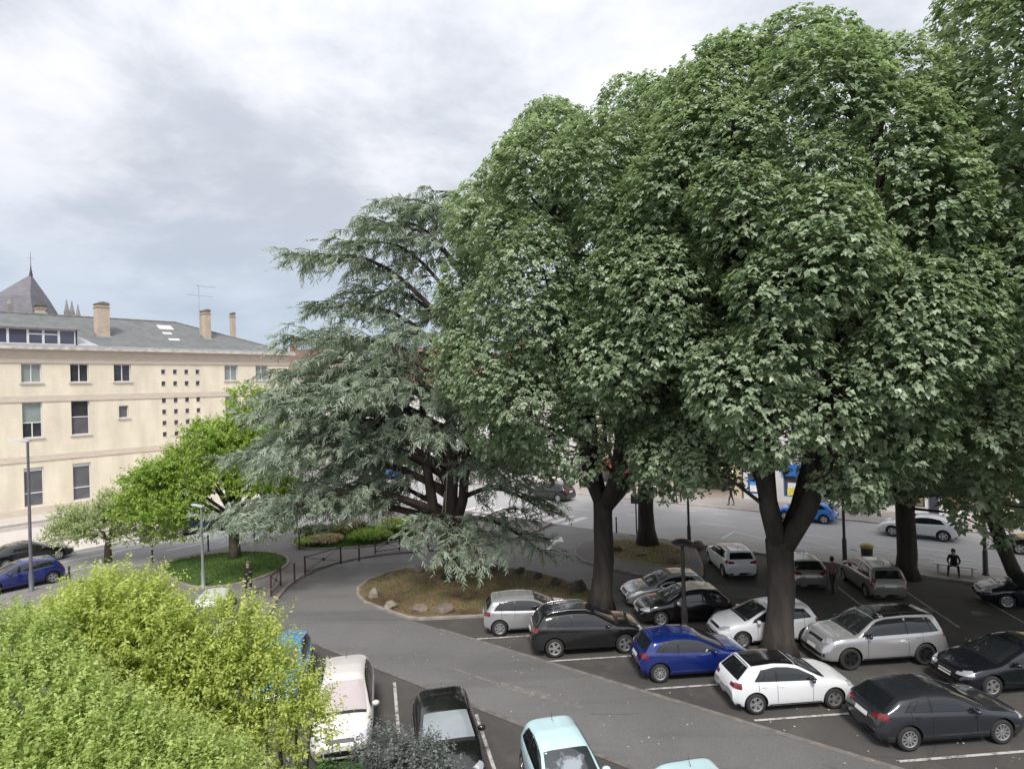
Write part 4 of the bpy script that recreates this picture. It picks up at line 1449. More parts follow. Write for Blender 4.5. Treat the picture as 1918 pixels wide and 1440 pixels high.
    np_mesh('crown', np.concatenate(VV), np.concatenate(FF), M_CEDAR, np.concatenate(TT), T)
    return T


cedar(-3.5, 33.6)


# ---- broadleaf crowns of small leaves on shoots
def shoots(T, name, lobes, n_shoot, n_leaf, length, leaf, m, seed, up=.6, flat=1.0, twigs=0, tint_mu=.5, spread=1.0, low_cut=-.5, aspect=.45, side_from=None):
    """lobes: (x,y,z,rx,ry,rz). Shoots grow out of the lobes' surfaces and carry alternate leaves."""
    rng = np.random.default_rng(seed)
    L = np.array(lobes, float)
    vol = (L[:, 3] * L[:, 4] + L[:, 4] * L[:, 5] + L[:, 3] * L[:, 5])
    idx = rng.choice(len(L), n_shoot, p=vol / vol.sum())
    d = nrm(rng.normal(size=(n_shoot, 3)))
    d[:, 2] = np.where(d[:, 2] < low_cut, -d[:, 2], d[:, 2])
    P = L[idx, :3] + d * L[idx, 3:6] * rng.uniform(.55, .95, n_shoot)[:, None]
    D = nrm(d * spread + np.array([0, 0, up]) + rng.normal(size=(n_shoot, 3)) * .35)
    D[:, 2] *= flat
    D = nrm(D)
    Ls = rng.uniform(.6, 1.25, n_shoot) * length
    bt = np.clip(rng.normal(tint_mu, .2, n_shoot), 0, 1)
    VV, FF, TT = [], [], []
    off = 0
    e1 = perp(D, rng)
    e2 = np.cross(D, e1)
    for j in range(n_leaf):
        s = (j + .6) / n_leaf
        c = P + D * (Ls * s)[:, None]
        a = j * 2.4 + rng.uniform(-.4, .4, n_shoot)
        rd = e1 * np.cos(a)[:, None] + e2 * np.sin(a)[:, None]
        dl = nrm(rd + D * rng.uniform(.3, .9, n_shoot)[:, None])
        nn = nrm(np.array([0, 0, 1.0]) + rng.normal(size=(n_shoot, 3)) * .5)
        Lh = leaf * rng.uniform(.7, 1.3, n_shoot) * (1.1 - .35 * s)
        V, F, kk = diamond_leaves(c, dl, nn, Lh, Lh * aspect * 1.25, rng.uniform(0, .4, n_shoot))
        VV.append(V)
        FF.append(F + off)
        off += len(V)
        TT.append(np.repeat(np.clip(bt + .18 * (s - .5) + rng.normal(0, .14, n_shoot), 0, 1), kk))
    o = np_mesh(name, np.concatenate(VV), np.concatenate(FF), m, np.concatenate(TT), T)
    return P, D, Ls


def stems(T, pts, m=None, name='trunk', n=7):
    mb = MB()
    pr = random.Random(3)
    for path, r in pts:
        mb.tube(path, r, n, wob=.1, rng=pr)
    return mb.build(name, m or M_TWIG, T, smooth=True)


# bright green tree on the lawn
T = thing('green_tree', 'bright green spreading tree on the lawn before the stone building', 'tree', (-17.3, 38.6, .2))
rg = random.Random(8)
lob = []
for (x, y, z, a, b, c) in [(-1.2, 0, 5.0, 2.6, 2.4, 1.1), (-3.4, -.3, 4.2, 2.2, 2.0, .9), (-5.2, .2, 3.6, 1.7, 1.6, .8), (.6, .5, 6.6, 2.2, 2.0, 1.0), (-1.0, 0, 7.4, 1.7, 1.6, .9), (1.6, .2, 8.4, 1.5, 1.4, .8), (2.6, 0, 7.0, 1.6, 1.6, .8),
                            (.8, 0, 9.6, .7, .7, .7), (2.0, .3, 9.4, .6, .6, .6), (.2, -1.4, 4.6, 2.0, 1.6, .9), (2.2, -1.0, 4.4, 1.8, 1.6, .9), (-2.4, -1.6, 3.2, 1.8, 1.5, .7), (-4.0, -1.2, 2.9, 1.4, 1.2, .6), (.2, 1.4, 5.2, 2.4, 2.0, 1.0), (3.2, .6, 5.6, 1.4, 1.4, .8),
                            (-6.2, 0, 3.0, .9, .9, .5), (-4.6, -.6, 4.6, 1.6, 1.4, .8), (-2.6, .2, 6.0, 1.6, 1.5, .8), (-3.8, -.8, 5.2, 1.5, 1.2, .7), (.4, -.8, 7.0, 1.6, 1.2, .7), (3.4, -.4, 4.0, 1.3, 1.2, .7), (3.6, -.6, 3.0, 1.0, 1.0, .5), (1.6, -1.4, 2.2, 1.2, 1.0, .6), (2.6, -.6, 1.8, .8, .8, .5), (-2.6, -1.8, 2.0, .9, .8, .6), (-.4, -1.2, 6.0, 1.6, 1.2, .8)]:
    lob.append((x, y, z, a, b, c))
shoots(T, 'crown', lob, 4000, 13, .8, .20, M_GREEN, 8, up=.35, flat=.7, spread=1.0, aspect=.55, tint_mu=.52)
st = [([(0, 0, -.1), (.05, 0, .6), (0, 0, 1.6), (-.1, .05, 2.6), (-.1, 0, 3.4)], [.42, .34, .30, .27, .20])]
for l in lob:
    st.append(([(-.05, 0, 1.8 + .25 * min(l[2] - 2, 3)), (l[0] * .4, l[1] * .4, 1.8 + (l[2] - 1.8) * .6), (l[0], l[1], l[2])], [.13, .08, .02]))
stems(T, st, mat('green_tree_bark', (0.05, 0.042, 0.03), .9, c2=(0.10, 0.085, 0.06), scale=4, bump=.6))

T = thing('cream_tree', 'small cream-leaved tree beside the road near the blue hatchback', 'tree', (-25.4, 39.2, .12))
lob = [(-1.6, -.6, 1.5, 1.3, .9, .5), (1.8, -.6, 1.4, 1.4, .9, .5), (3.4, -.3, 1.3, 1.0, .8, .5), (-3.0, 0, 1.7, .8, .7, .5), (-.9, 0, 2.6, 1.6, 1.4, .7), (.8, .2, 3.0, 1.6, 1.4, .8), (2.2, 0, 2.4, 1.2, 1.1, .6), (-2.2, -.2, 2.1, 1.1, 1.0, .6), (0, -.8, 2.0, 1.4, 1.0, .5), (.3, .4, 3.6, 1.1, 1.0, .6), (3.0, -.2, 1.9, .8, .8, .5), (-2.6, .2, 2.8, .7, .6, .5)]
shoots(T, 'crown', lob, 1700, 10, .6, .14, M_VARIEG, 12, up=.4, aspect=.6)
stems(T, [([(0, 0, -.1), (0, 0, .8), (.05, 0, 1.5)], [.24, .2, .15])] + [([(0, 0, 1.3), (l[0] * .5, l[1] * .5, 1.9), l[:3]], [.08, .05, .02]) for l in lob])

# shrubs close to the building the photograph was taken from
T = thing('golden_shrub', 'tall golden-leaved shrub with the brightest yellow crown in the lower left', 'shrub', (-6.6, 10.6, 0))
lob = [(-.35, .2, 6.25, 1.1, 1.0, .85), (.4, 0, 5.9, 1.0, .9, .8), (1.05, 0, 5.2, .8, .8, .8), (1.5, .2, 5.0, .7, .7, .8), (-.95, .2, 5.8, 1.1, 1.0, .9), (.2, -.2, 5.0, 1.3, 1.0, .9), (1.6, -.2, 4.2, .8, .8, .8), (.9, -.3, 4.4, 1.0, .8, .8), (-.1, .2, 5.6, 1.2, 1.0, .9)]
shoots(T, 'foliage', lob, 4600, 13, .36, .085, M_GOLD, 31, up=.7, aspect=.42, low_cut=-.35)
stems(T, [([(0, 0, -.1), (l[0] * .3, l[1] * .3, 2.2), l[:3]], [.09, .07, .02]) for l in lob], name='stem')
T = thing('green_shrub', 'large light green shrub at the lower left corner below the golden one', 'shrub', (-7.2, 8.4, 0))
lob = [(-.5, .8, 6.1, 1.1, 1.0, .95), (.5, .3, 5.7, 1.0, .9, .9), (1.4, 0, 5.3, 1.0, .9, .9), (2.2, 0, 5.0, .9, .8, .8), (2.9, .1, 4.75, .8, .7, .7), (.6, -.6, 5.2, 1.0, .8, .9), (1.8, -.6, 4.8, .9, .8, .8), (-.9, .2, 5.4, 1.0, .9, .9)]
shoots(T, 'foliage', lob, 4600, 13, .34, .075, M_SHRUBG, 32, up=.6, aspect=.42, low_cut=-.35, tint_mu=.5)
stems(T, [([(0, 0, -.1), (l[0] * .3, l[1] * .3, 2.2), l[:3]], [.09, .07, .02]) for l in lob], name='stem')
T = thing('thin_shrub', 'sparse yellow-green twigs hanging in front of the blue and white parked cars', 'shrub', (-3.9, 10.9, 0))
lob = [(-.75, .2, 5.5, .55, .4, .7), (-.9, .2, 5.2, .5, .4, .7), (-1.2, .3, 5.9, .5, .4, .5), (-.35, 0, 5.0, .6, .4, .7), (0, 0, 4.7, .5, .4, .6), (.2, 0, 4.2, .45, .4, .6), (-.3, 0, 4.1, .6, .5, .6)]
shoots(T, 'foliage', lob, 800, 15, .55, .085, M_GOLD, 33, up=1.1, aspect=.38, low_cut=-.6, tint_mu=.6)
stems(T, [([(0, 0, -.1), (l[0] * .4, l[1] * .4, 2.2), (l[0], l[1], l[2] - .2), (l[0] + .15, l[1], l[2] + .6)], [.05, .04, .02, .008]) for l in lob], name='stem')
T = thing('grey_shrub', 'grey-leaved shrub at the lower edge before the white and black cars', 'shrub', (-2.1, 11.2, 0))
lob = [(-.35, 0, 3.35, .6, .5, .6), (.35, .1, 3.2, .5, .5, .5), (.05, -.2, 3.0, .8, .6, .6), (.7, 0, 2.7, .4, .4, .5)]
shoots(T, 'foliage', lob, 900, 14, .40, .075, M_GREY, 34, up=1.0, aspect=.4)
stems(T, [([(0, 0, -.1), (l[0] * .4, l[1] * .4, 1.4), l[:3]], [.05, .04, .015]) for l in lob], name='stem')
T = thing('dark_shrub', 'dark green shrub low between the golden and grey shrubs', 'shrub', (-3.55, 10.2, 0))
lob = [(0.3, 0, 3.3, .7, .6, .6), (-.3, .1, 3.1, .7, .6, .6), (.75, 0, 3.3, .5, .5, .5)]
shoots(T, 'foliage', lob, 900, 12, .35, .085, M_DKGREEN, 35, up=.7, aspect=.5)
stems(T, [([(0, 0, -.1), (l[0] * .4, l[1] * .4, 1.6), l[:3]], [.05, .04, .015]) for l in lob], name='stem')

# planting bed
for nm, lb, cat, x, y, r, h, m, seed, n in [
    ('dry_grass_clump', 'beige dried grass clump in the planting bed', 'grass clump', -12.7, 41.6, 1.15, .35, foliage_mat('straw_leaf', (0.36, 0.27, 0.15), (0.58, 0.46, 0.29), .2), 71, 420),
    ('bronze_bush', 'bronze-leaved low bush at the back of the planting bed', 'bush', -11.9, 44.2, 1.5, .8, foliage_mat('bronze_leaf', (0.11, 0.085, 0.03), (0.24, 0.20, 0.07), .25), 72, 420),
    ('green_bush', 'fresh green low bush at the front of the planting bed by the barrier', 'bush', -9.8, 42.0, 1.4, .5, M_GREEN, 73, 420),
    ('olive_bush', 'olive bush at the street end of the planting bed', 'bush', -14.2, 43.8, 1.2, .6, foliage_mat('olive_leaf', (0.06, 0.085, 0.02), (0.14, 0.17, 0.05), .25), 74, 340),
    ('green_bush', 'round green bush under the cedar branches in the planting bed', 'bush', -8.6, 44.3, 1.3, .8, M_SHRUBG, 75, 340),
    ('edging_bush', 'pale green edging bush along the near rim of the planting bed', 'bush', -13.6, 41.3,   .9, .3, M_SHRUBG, 76, 220)]:
    T = thing(nm, lb, cat, (x, y, .2))
    shoots(T, 'foliage', [(0, 0, h * .45, r, r * .8, h * .6), (.4 * r, .2, h * .4, r * .6, r * .6, h * .5)], n, 9, .3, .13, m, seed, up=1.0, low_cut=0)
    stems(T, [([(0, 0, -.02), (.1, 0, h * .5)], [.04, .02])], name='stem')


def blades(name, poly, n, z, m, seed, h=.10, w=.02, label='', cat='grass'):
    rng = np.random.default_rng(seed)
    P = np.array(poly)
    mn, mx = P.min(0), P.max(0)
    pts = rng.uniform(mn, mx, (n * 3, 2))
    ins = np.zeros(len(pts), bool)
    j = len(P) - 1
    for i in range(len(P)):
        c = ((P[i, 1] > pts[:, 1]) != (P[j, 1] > pts[:, 1])) & (pts[:, 0] < (P[j, 0] - P[i, 0]) * (pts[:, 1] - P[i, 1]) / (P[j, 1] - P[i, 1] + 1e-12) + P[i, 0])
        ins ^= c
        j = i
    pts = pts[ins][:n]
    n = len(pts)
    a = rng.uniform(0, 6.28, n)
    s = np.stack([np.cos(a), np.sin(a), np.zeros(n)], 1) * (w * rng.uniform(.6, 1.6, n))[:, None]
    b = np.concatenate([pts, np.full((n, 1), z)], 1)
    tip = b + np.stack([rng.normal(0, .03, n), rng.normal(0, .03, n), h * rng.uniform(.5, 1.4, n)], 1)
    V = np.stack([b - s, b + s, tip], 1).reshape(-1, 3)
    o = np_mesh(name, V, np.arange(3 * n).reshape(-1, 3), m, np.repeat(rng.random(n), 3))
    o['kind'] = 'stuff'
    o['label'] = label
    o['category'] = cat
    return o


M_BLADE = foliage_mat('grass_blade', (0.063, 0.119, 0.025), (0.133, 0.210, 0.049), .25)
M_BLADE_D = foliage_mat('dry_blade', (0.143, 0.130, 0.052), (0.260, 0.221, 0.098), .25)
M_BLADE_I = foliage_mat('island_blade', (0.15, 0.13, 0.05), (0.14, 0.20, 0.055), .25)
blades('grass', inset(ccw(lawn), .2), 9000, .21, M_BLADE, 1, label='mown green grass of the round lawn')
blades('grass', inset(ccw(cedar_isl), .3), 7000, .10, M_BLADE_I, 2, h=.09, label='thin dry grass and weeds on the cedar island')
blades('grass', smooth_poly([(5.3, 39.4), (5.2, 37.0), (6.4, 35.8), (8.2, 34.6), (9.4, 35.2), (9.9, 38.0), (8.4, 39.9), (6.4, 40.6)], 1), 2500, .13, M_BLADE_D, 3, h=.08, label='dry grass around the tree on the corner island')
blades('ground_cover', inset(ccw(bed), .15), 6000, .19, M_BLADE, 4, h=.16, w=.04, label='low green ground cover in the planting bed')
blades('grass', [(-8.9, 49.4), (-7.4, 47.6), (-5.6, 46.8), (-4.8, 47.4), (-6.4, 49.4), (-8.4, 50.9)], 2500, .19, M_BLADE, 6, label='green grass verge beyond the cedar')
blades('grass', smooth_poly([(15.0, 18.2), (16.6, 16.7), (20.2, 14.0), (21.5, 15.0), (17.8, 18.3), (16.0, 19.5)], 1), 3500, .07, M_BLADE, 7, h=.12, label='grass of the planting strip by the dark hatchback')
# ------------------------------------------------------------------ cars
M_GLASS = mat('car_glass', (0.012, 0.014, 0.016), 0.03, ior=1.75)
M_WSCREEN = mat('windscreen', (0.020, 0.023, 0.026), 0.03, ior=2.0)
M_BLACKTRIM = mat('black_trim', (0.014, 0.014, 0.015), 0.45)
M_ARCH = mat('wheel_arch', (0.006, 0.006, 0.006), 0.9)
M_TYRE = mat('tyre', (0.018, 0.018, 0.018), 0.85, c2=(0.03, 0.029, 0.028), scale=8)
M_RIM = mat('rim_silver', (0.55, 0.55, 0.56), 0.3, 0.8)
M_RIMD = mat('rim_dark', (0.03, 0.03, 0.032), 0.35, 0.5)
M_HEAD = mat('headlamp', (0.55, 0.57, 0.60), 0.08, 0.35, coat=1.0)
M_TAIL = mat('tail_lamp', (0.17, 0.008, 0.012), 0.12, coat=1.0)
M_PLATE = mat('plate', (0.66, 0.66, 0.64), 0.5)
M_PLATEB = mat('plate_blue', (0.03, 0.09, 0.40), 0.5)
M_CHROME = mat('chrome', (0.6, 0.6, 0.62), 0.15, 0.9)

SPECS = dict(
    hatch=dict(L=4.05, W=1.79, H=1.45, wb=2.58, fo=.84, r=.315, uc=1.08, zc=.99, uw=1.95, zw=1.37, ur=3.58, zr=1.36, ug=3.93, zg=.98, zh=.76, bf=.90, br=.99),
    hatch2=dict(L=3.99, W=1.74, H=1.47, wb=2.54, fo=.82, r=.315, uc=1.02, zc=1.01, uw=1.85, zw=1.39, ur=3.62, zr=1.39, ug=3.90, zg=1.0, zh=.80, bf=.92, br=1.00),
    hatch3=dict(L=3.97, W=1.75, H=1.42, wb=2.47, fo=.82, r=.31, uc=1.08, zc=.96, uw=1.88, zw=1.34, ur=3.36, zr=1.335, ug=3.82, zg=.95, zh=.76, bf=.89, br=.95),
    family=dict(L=4.36, W=1.82, H=1.45, wb=2.67, fo=.90, r=.33, uc=1.20, zc=.99, uw=2.12, zw=1.37, ur=3.70, zr=1.34, ug=4.22, zg=1.00, zh=.76, bf=.91, br=1.01),
    suv=dict(L=4.45, W=1.84, H=1.62, wb=2.675, fo=.92, r=.35, uc=1.15, zc=1.10, uw=1.98, zw=1.52, ur=3.92, zr=1.53, ug=4.27, zg=1.11, zh=.92, bf=1.02, br=1.12, clad=1, z0=.24),
    offroad=dict(L=4.60, W=1.90, H=1.72, wb=2.74, fo=.90, r=.375, uc=1.20, zc=1.16, uw=1.92, zw=1.62, ur=4.22, zr=1.65, ug=4.50, zg=1.13, zh=1.0, bf=1.08, br=1.12, z0=.28),
    mpv=dict(L=4.28, W=1.76, H=1.63, wb=2.76, fo=.80, r=.31, uc=.86, zc=1.06, uw=1.82, zw=1.53, ur=3.72, zr=1.53, ug=4.14, zg=1.02, zh=.80, bf=.97, br=1.02),
    mini_mpv=dict(L=4.08, W=1.69, H=1.55, wb=2.60, fo=.78, r=.30, uc=.92, zc=1.05, uw=1.72, zw=1.46, ur=3.72, zr=1.46, ug=3.98, zg=1.0, zh=.80, bf=.95, br=1.0),
    city=dict(L=3.70, W=1.64, H=1.46, wb=2.42, fo=.72, r=.29, uc=.92, zc=.98, uw=1.70, zw=1.38, ur=3.28, zr=1.37, ug=3.60, zg=.98, zh=.76, bf=.90, br=.95),
    van=dict(L=4.25, W=1.82, H=1.83, wb=2.70, fo=.85, r=.31, uc=.95, zc=1.16, uw=1.62, zw=1.70, ur=4.08, zr=1.79, ug=4.20, zg=1.1, zh=.90, bf=1.06, br=1.08),
    saloon=dict(L=4.45, W=1.78, H=1.44, wb=2.65, fo=.88, r=.315, uc=1.25, zc=.97, uw=2.10, zw=1.36, ur=3.30, zr=1.34, ug=3.95, zg=1.03, zh=.74, bf=.90, br=.95),
)
CARC = {}


def gauss_interp(pts, L, sig):
    u = np.linspace(-.4, L + .4, 900)
    p = np.array(pts)
    z = np.interp(u, p[:, 0], p[:, 1])
    du = u[1] - u[0]
    k = np.arange(-int(4 * sig / du), int(4 * sig / du) + 1) * du
    g = np.exp(-k ** 2 / (2 * sig ** 2))
    zs = np.convolve(np.pad(z, len(k) // 2, mode='edge'), g / g.sum(), mode='valid')
    return lambda q: np.interp(q, u, zs)


def mesh_obj(me_name, mb, mats, smooth=True):
    me = bpy.data.meshes.new(me_name)
    me.from_pydata(mb.v, [], mb.f)
    for m in mats:
        me.materials.append(m)
    if smooth:
        me.polygons.foreach_set('use_smooth', [True] * len(me.polygons))
    me.update()
    return me


def wheel_meshes(r, style):
    key = ('wheel', r, style)
    if key in CARC:
        return CARC[key]
    w = .105
    ri = r * .68
    t = MB()
    t.lathe([(ri - .02, -w), (r - .03, -w), (r, -w * .7), (r, w * .55), (r - .015, w * .85), (r - .05, w), (ri + .01, w), (ri, w * .8), (ri - .02, -w)], 28, axis='Y')
    tm = mesh_obj('wheel', t, [M_TYRE])
    k = MB()
    k.lathe([(ri + .004, w * .82), (ri - .012, w * .88), (ri - .03, w * .80), (ri - .035, w * .3)], 28, axis='Y')
    n = {'five': 5, 'ten': 10, 'plain': 7}[style]
    for i in range(n):
        a = 2 * math.pi * i / n
        d = Vector((math.cos(a), 0, math.sin(a)))
        s = Vector((-math.sin(a), 0, math.cos(a)))
        wi, wo = (.034, .055) if n == 5 else (.018, .026)
        if n == 7:
            wi, wo = .03, .045
        vs = []
        for rr, hw, yy in ((.03, wi, w * .74), (ri - .02, wo, w * .80)):
            for sg in (-1, 1):
                p = d * rr + s * (hw * sg)
                vs.append((p.x, yy, p.z))
                vs.append((p.x, yy - .03, p.z))
        k.add(vs, [(0, 4, 6, 2), (0, 1, 5, 4), (2, 6, 7, 3)])
    k.lathe([(.001, w * .82), (.05, w * .80), (.055, w * .6)], 12, axis='Y')
    b = MB()
    b.lathe([(ri - .005, w * .35), (.001, w * .32)], 20, axis='Y')
    km = mesh_obj('rim', k, [M_RIM], smooth=False)
    bm_ = mesh_obj('brake_disc', b, [M_RIMD])
    CARC[key] = (tm, km, bm_)
    return CARC[key]


def car_meshes(kind):
    if kind in CARC:
        return CARC[kind]
    sp = SPECS[kind]
    L, Wd, H = sp['L'], sp['W'], sp['H']
    z0 = sp.get('z0', .20)
    uc, zc, uw, zw, ur, zr, ug, zg, zh, bf, br = (sp[k] for k in ('uc', 'zc', 'uw', 'zw', 'ur', 'zr', 'ug', 'zg', 'zh', 'bf', 'br'))
    top = gauss_interp([(-.4, .42), (0, .50), (.04, zh - .12), (.16, zh - .01), (uc * .55, zh + .55 * (zc - zh) + .035), (uc, zc), (uw, zw), (uw + .35, H - .02), ((uw + ur) / 2, H), (ur - .45, zr + .55 * (H - zr)), (ur, zr), (ug, zg),
                        (max(ug + .02, L - .05), zg - .06 if ug > L - .4 else zg - .02), (L, .60), (L + .4, .5)], L, .045)
    belt = gauss_interp([(-.4, .40), (0, .46), (.22, zh - .07), (uc * .6, zh + .35 * (bf - zh)), (uc + .2, bf), (ur, br), (ug, min(br, zg) - .02), (L, .58), (L + .4, .5)], L, .07)
    hw = gauss_interp([(-.4, .66), (0, .72), (.10, .84), (.30, .93), (.65, .985), (1.2, 1.0), (L - 1.1, 1.0), (L - .55, .975), (L - .25, .93), (L - .08, .85), (L, .77), (L + .4, .70)], L, .05)
    us = np.unique(np.concatenate([np.linspace(0, .3, 10), np.linspace(.3, L - .3, 52), np.linspace(L - .3, L, 10)]))
    th = np.radians(np.array([0, 8, 18, 30, 42, 52, 61, 69, 76, 82, 87, 90]))

    def profile(u):
        w = Wd / 2 * float(hw(u))
        zt = float(top(u))
        zb = min(float(belt(u)), zt - .03)
        a = zt - zb
        n = 2.4 + 2.6 * min(1, max(0, (a - .08) / .3))
        Aw = w * .935
        lo = [(0, z0 + .02), (w * .55, z0 + .01), (w * .86, z0), (w * .94, z0 + .035), (w * .975, z0 + .11), (w * .993, z0 + .22),
              (w, z0 + .22 + .35 * (zb - z0 - .22)), (w * .997, z0 + .22 + .62 * (zb - z0 - .22)), (w * .982, zb - .09), (w * .962, zb - .03)]
        hi = []
        for t in th:
            y = Aw * max(0, math.cos(t)) ** (2 / n)
            z = zb + a * math.sin(t) ** (2 / n)
            y -= .30 * (z - zb) * (y / Aw) if a > .12 else 0.30 * (z - zb) * (y / Aw) * a / .12
            hi.append((max(y, 0), z))
        hi[-1] = (0, zt)
        return lo + hi

    def shift(u, z):
        f = math.exp(-(u / .28) ** 2)
        b_ = math.exp(-((L - u) / .22) ** 2)
        df = .16 * max(0, (z - .50) / .45) ** 2 + .10 * max(0, (.42 - z) / .22) ** 2
        db = .05 * max(0, (z - .70) / .35) ** 2 + .13 * max(0, (.48 - z) / .26) ** 2
        return u + df * f - db * b_
    rings = []
    for u in us:
        pr = profile(u)
        half = [(L / 2 - shift(u, z), y, z) for y, z in pr]
        rings.append(half + [(x, -y, z) for x, y, z in half[-2:0:-1]])
    nr = len(rings[0])
    bm = bmesh.new()
    vv = [[bm.verts.new(p) for p in rg] for rg in rings]
    for i in range(len(rings) - 1):
        for j in range(nr):
            bm.faces.new((vv[i][j], vv[i][(j + 1) % nr], vv[i + 1][(j + 1) % nr], vv[i + 1][j]))
    bm.faces.new(vv[0])
    bm.faces.new(list(reversed(vv[-1])))
    bmesh.ops.recalc_face_normals(bm, faces=bm.faces)
    bvh = BVHTree.FromBMesh(bm)
    me = bpy.data.meshes.new('body')
    bm.to_mesh(me)
    bm.free()
    me.materials.append(MATS['paint_white'])
    me.materials.append(M_ARCH)
    # wheel arches cut out of the body
    cm = MB()
    xf, xr_ = L / 2 - sp['fo'], L / 2 - sp['fo'] - sp['wb']
    ra = sp['r'] + .055
    for x in (xf, xr_):
        for sg in (-1, 1):
            ya, yb = sg * (Wd / 2 - .27), sg * (Wd / 2 + .2)
            n = 26
            vs = [(x + ra * math.cos(2 * math.pi * i / n), y, sp['r'] + .012 + ra * math.sin(2 * math.pi * i / n)) for y in (ya, yb) for i in range(n)]
            fs = [(i, (i + 1) % n, n + (i + 1) % n, n + i) for i in range(n)] + [tuple(range(n))[::-1], tuple(range(n, 2 * n))]
            if sg > 0:
                fs = [f[::-1] for f in fs]
            cm.add(vs, fs)
    cme = bpy.data.meshes.new('cutter')
    cme.from_pydata(cm.v, [], cm.f)
    cme.materials.append(M_ARCH)
    bmc = bmesh.new()
    bmc.from_mesh(cme)
    bmesh.ops.recalc_face_normals(bmc, faces=bmc.faces)
    bmc.to_mesh(cme)
    bmc.free()
    o1 = bpy.data.objects.new('tmp_body', me)
    o2 = bpy.data.objects.new('tmp_cut', cme)
    COL.objects.link(o1)
    COL.objects.link(o2)
    md = o1.modifiers.new('b', 'BOOLEAN')
    md.operation = 'DIFFERENCE'
    md.solver = 'EXACT'
    md.object = o2
    try:
        md.material_mode = 'TRANSFER'
    except Exception:
        pass
    dg = bpy.context.evaluated_depsgraph_get()
    res = bpy.data.meshes.new_from_object(o1.evaluated_get(dg))
    bpy.data.objects.remove(o1)
    bpy.data.objects.remove(o2)
    if len(res.polygons) < 500:
        res = me
    res.name = 'body'
    res.polygons.foreach_set('use_smooth', [True] * len(res.polygons))
    try:
        res.set_sharp_from_angle(angle=R(38))
    except Exception:
        pass
    parts = []

    def hit(o, d, off):
        d = Vector(d).normalized()
        loc, nn, idx, dist = bvh.ray_cast(Vector(o), d)
        if loc is None:
            loc, nn, idx, dist = bvh.find_nearest(Vector(o) + d * 1.0)
        if nn.dot(d) > 0:
            nn = -nn
        return loc + nn * off

    def grid(rows, off, name, mtl, flip=False):
        """rows: list of rows of (origin, direction)"""
        mb = MB()
        n, m = len(rows), len(rows[0])
        vs = [hit(o, d, off) for rw in rows for o, d in rw]
        fs = []
        for i in range(n - 1):
            for j in range(m - 1):
                q = (i * m + j, i * m + j + 1, (i + 1) * m + j + 1, (i + 1) * m + j)
                fs.append(q[::-1] if flip else q)
        mb.add(vs, fs)
        b2 = bmesh.new()
        msh = mesh_obj(name, mb, [mtl if not isinstance(mtl, str) else MATS['paint_white']])
        b2.from_mesh(msh)
        bmesh.ops.remove_doubles(b2, verts=b2.verts, dist=.0005)
        b2.to_mesh(msh)
        b2.free()
        parts.append((name, msh, mtl))

    def lerp(a, b, t):
        return a + (b - a) * t

    def side(name, mtl, sg, b0, b1, t0, t1, zb_, zt_, off, nc=10, nrw=4):
        rows = []
        for i in range(nrw + 1):
            v = i / nrw
            rw = []
            for j in range(nc + 1):
                h = j / nc
                u = lerp(lerp(b0, b1, h), lerp(t0, t1, h), v)
                ub, ut = lerp(b0, b1, h), lerp(t0, t1, h)
                z = lerp(zb_(ub), zt_(ut), v)
                rw.append(((L / 2 - u, sg * 3, z), (0, -sg, 0)))
            rows.append(rw)
        grid(rows, off, name, mtl, flip=(sg > 0))
    bl = lambda u: float(belt(u)) + .035
    hd = sp.get('glass_top', .105)

    def tl(u):
        return float(top(u)) - hd - .02
    ua = uc + .30                                   # foot of the A pillar
    # where the glass line meets the belt at the front
    gt0 = next(u for u in np.linspace(uc, ur, 200) if tl(u) > bl(u) + .03)
    gt1 = uw + .22
    ub = lerp(uw, ur, .42) + .12                    # B pillar
    uce, uct = ur + .02 - .10, ur - .34             # C pillar, at belt and at roof
    for sg in (-1, 1):
        def front_top(u):
            return tl(u)
        # black surround first, then the panes 3 mm above it
        side('window_surround', M_BLACKTRIM, sg, gt0 - .02, uce + .05, gt0 + .10, uct + .06, lambda u: bl(u) - .018, lambda u: max(tl(u) + .018, bl(u)), .004, nc=26, nrw=5)
        side('side_window', M_GLASS, sg, gt0 + .10, ub - .035, gt0 + .30, ub - .035, bl, lambda u: max(tl(u), bl(u) + .02), .008, nc=14)
        side('side_window', M_GLASS, sg, ub + .035, uce - .22, ub + .035, uct - .16, bl, tl, .008, nc=12)
        side('quarter_window', M_GLASS, sg, uce - .17, uce, uct - .12, uct, bl, tl, .008, nc=5)
        side('sill', M_BLACKTRIM, sg, sp['fo'] + sp['r'] + .09, sp['fo'] + sp['wb'] - sp['r'] - .09, sp['fo'] + sp['r'] + .09, sp['fo'] + sp['wb'] - sp['r'] - .09,
             lambda u: z0 + .02, lambda u: z0 + (.17 if sp.get('clad') else .09), .006, nc=12, nrw=2)
        for ux in (gt0 + .16, ub, sp['fo'] + sp['wb'] - .10):
            zt_ = bl(ux) - .02
            zb0 = z0 + .12 if ux < L - 1.3 else sp['r'] + .38
            side('door_gap', M_ARCH, sg, ux, ux + .012, ux, ux + .012, lambda u: zb0, lambda u: zt_, .003, nc=1, nrw=6)
        for ux in (ub - .22, sp['fo'] + sp['wb'] - .34):
            side('door_handle', 'paint', sg, ux, ux + .17, ux, ux + .17, lambda u: bl(u) - .165, lambda u: bl(u) - .135, .022, nc=3, nrw=2)
    # windscreen and rear window, cast along slanted rays
    def yat(u, drop):
        pr = profile(u)
        zt = pr[-1][1]
        ys = [p[0] for p in pr if p[1] > zt - drop]
        return max(ys)

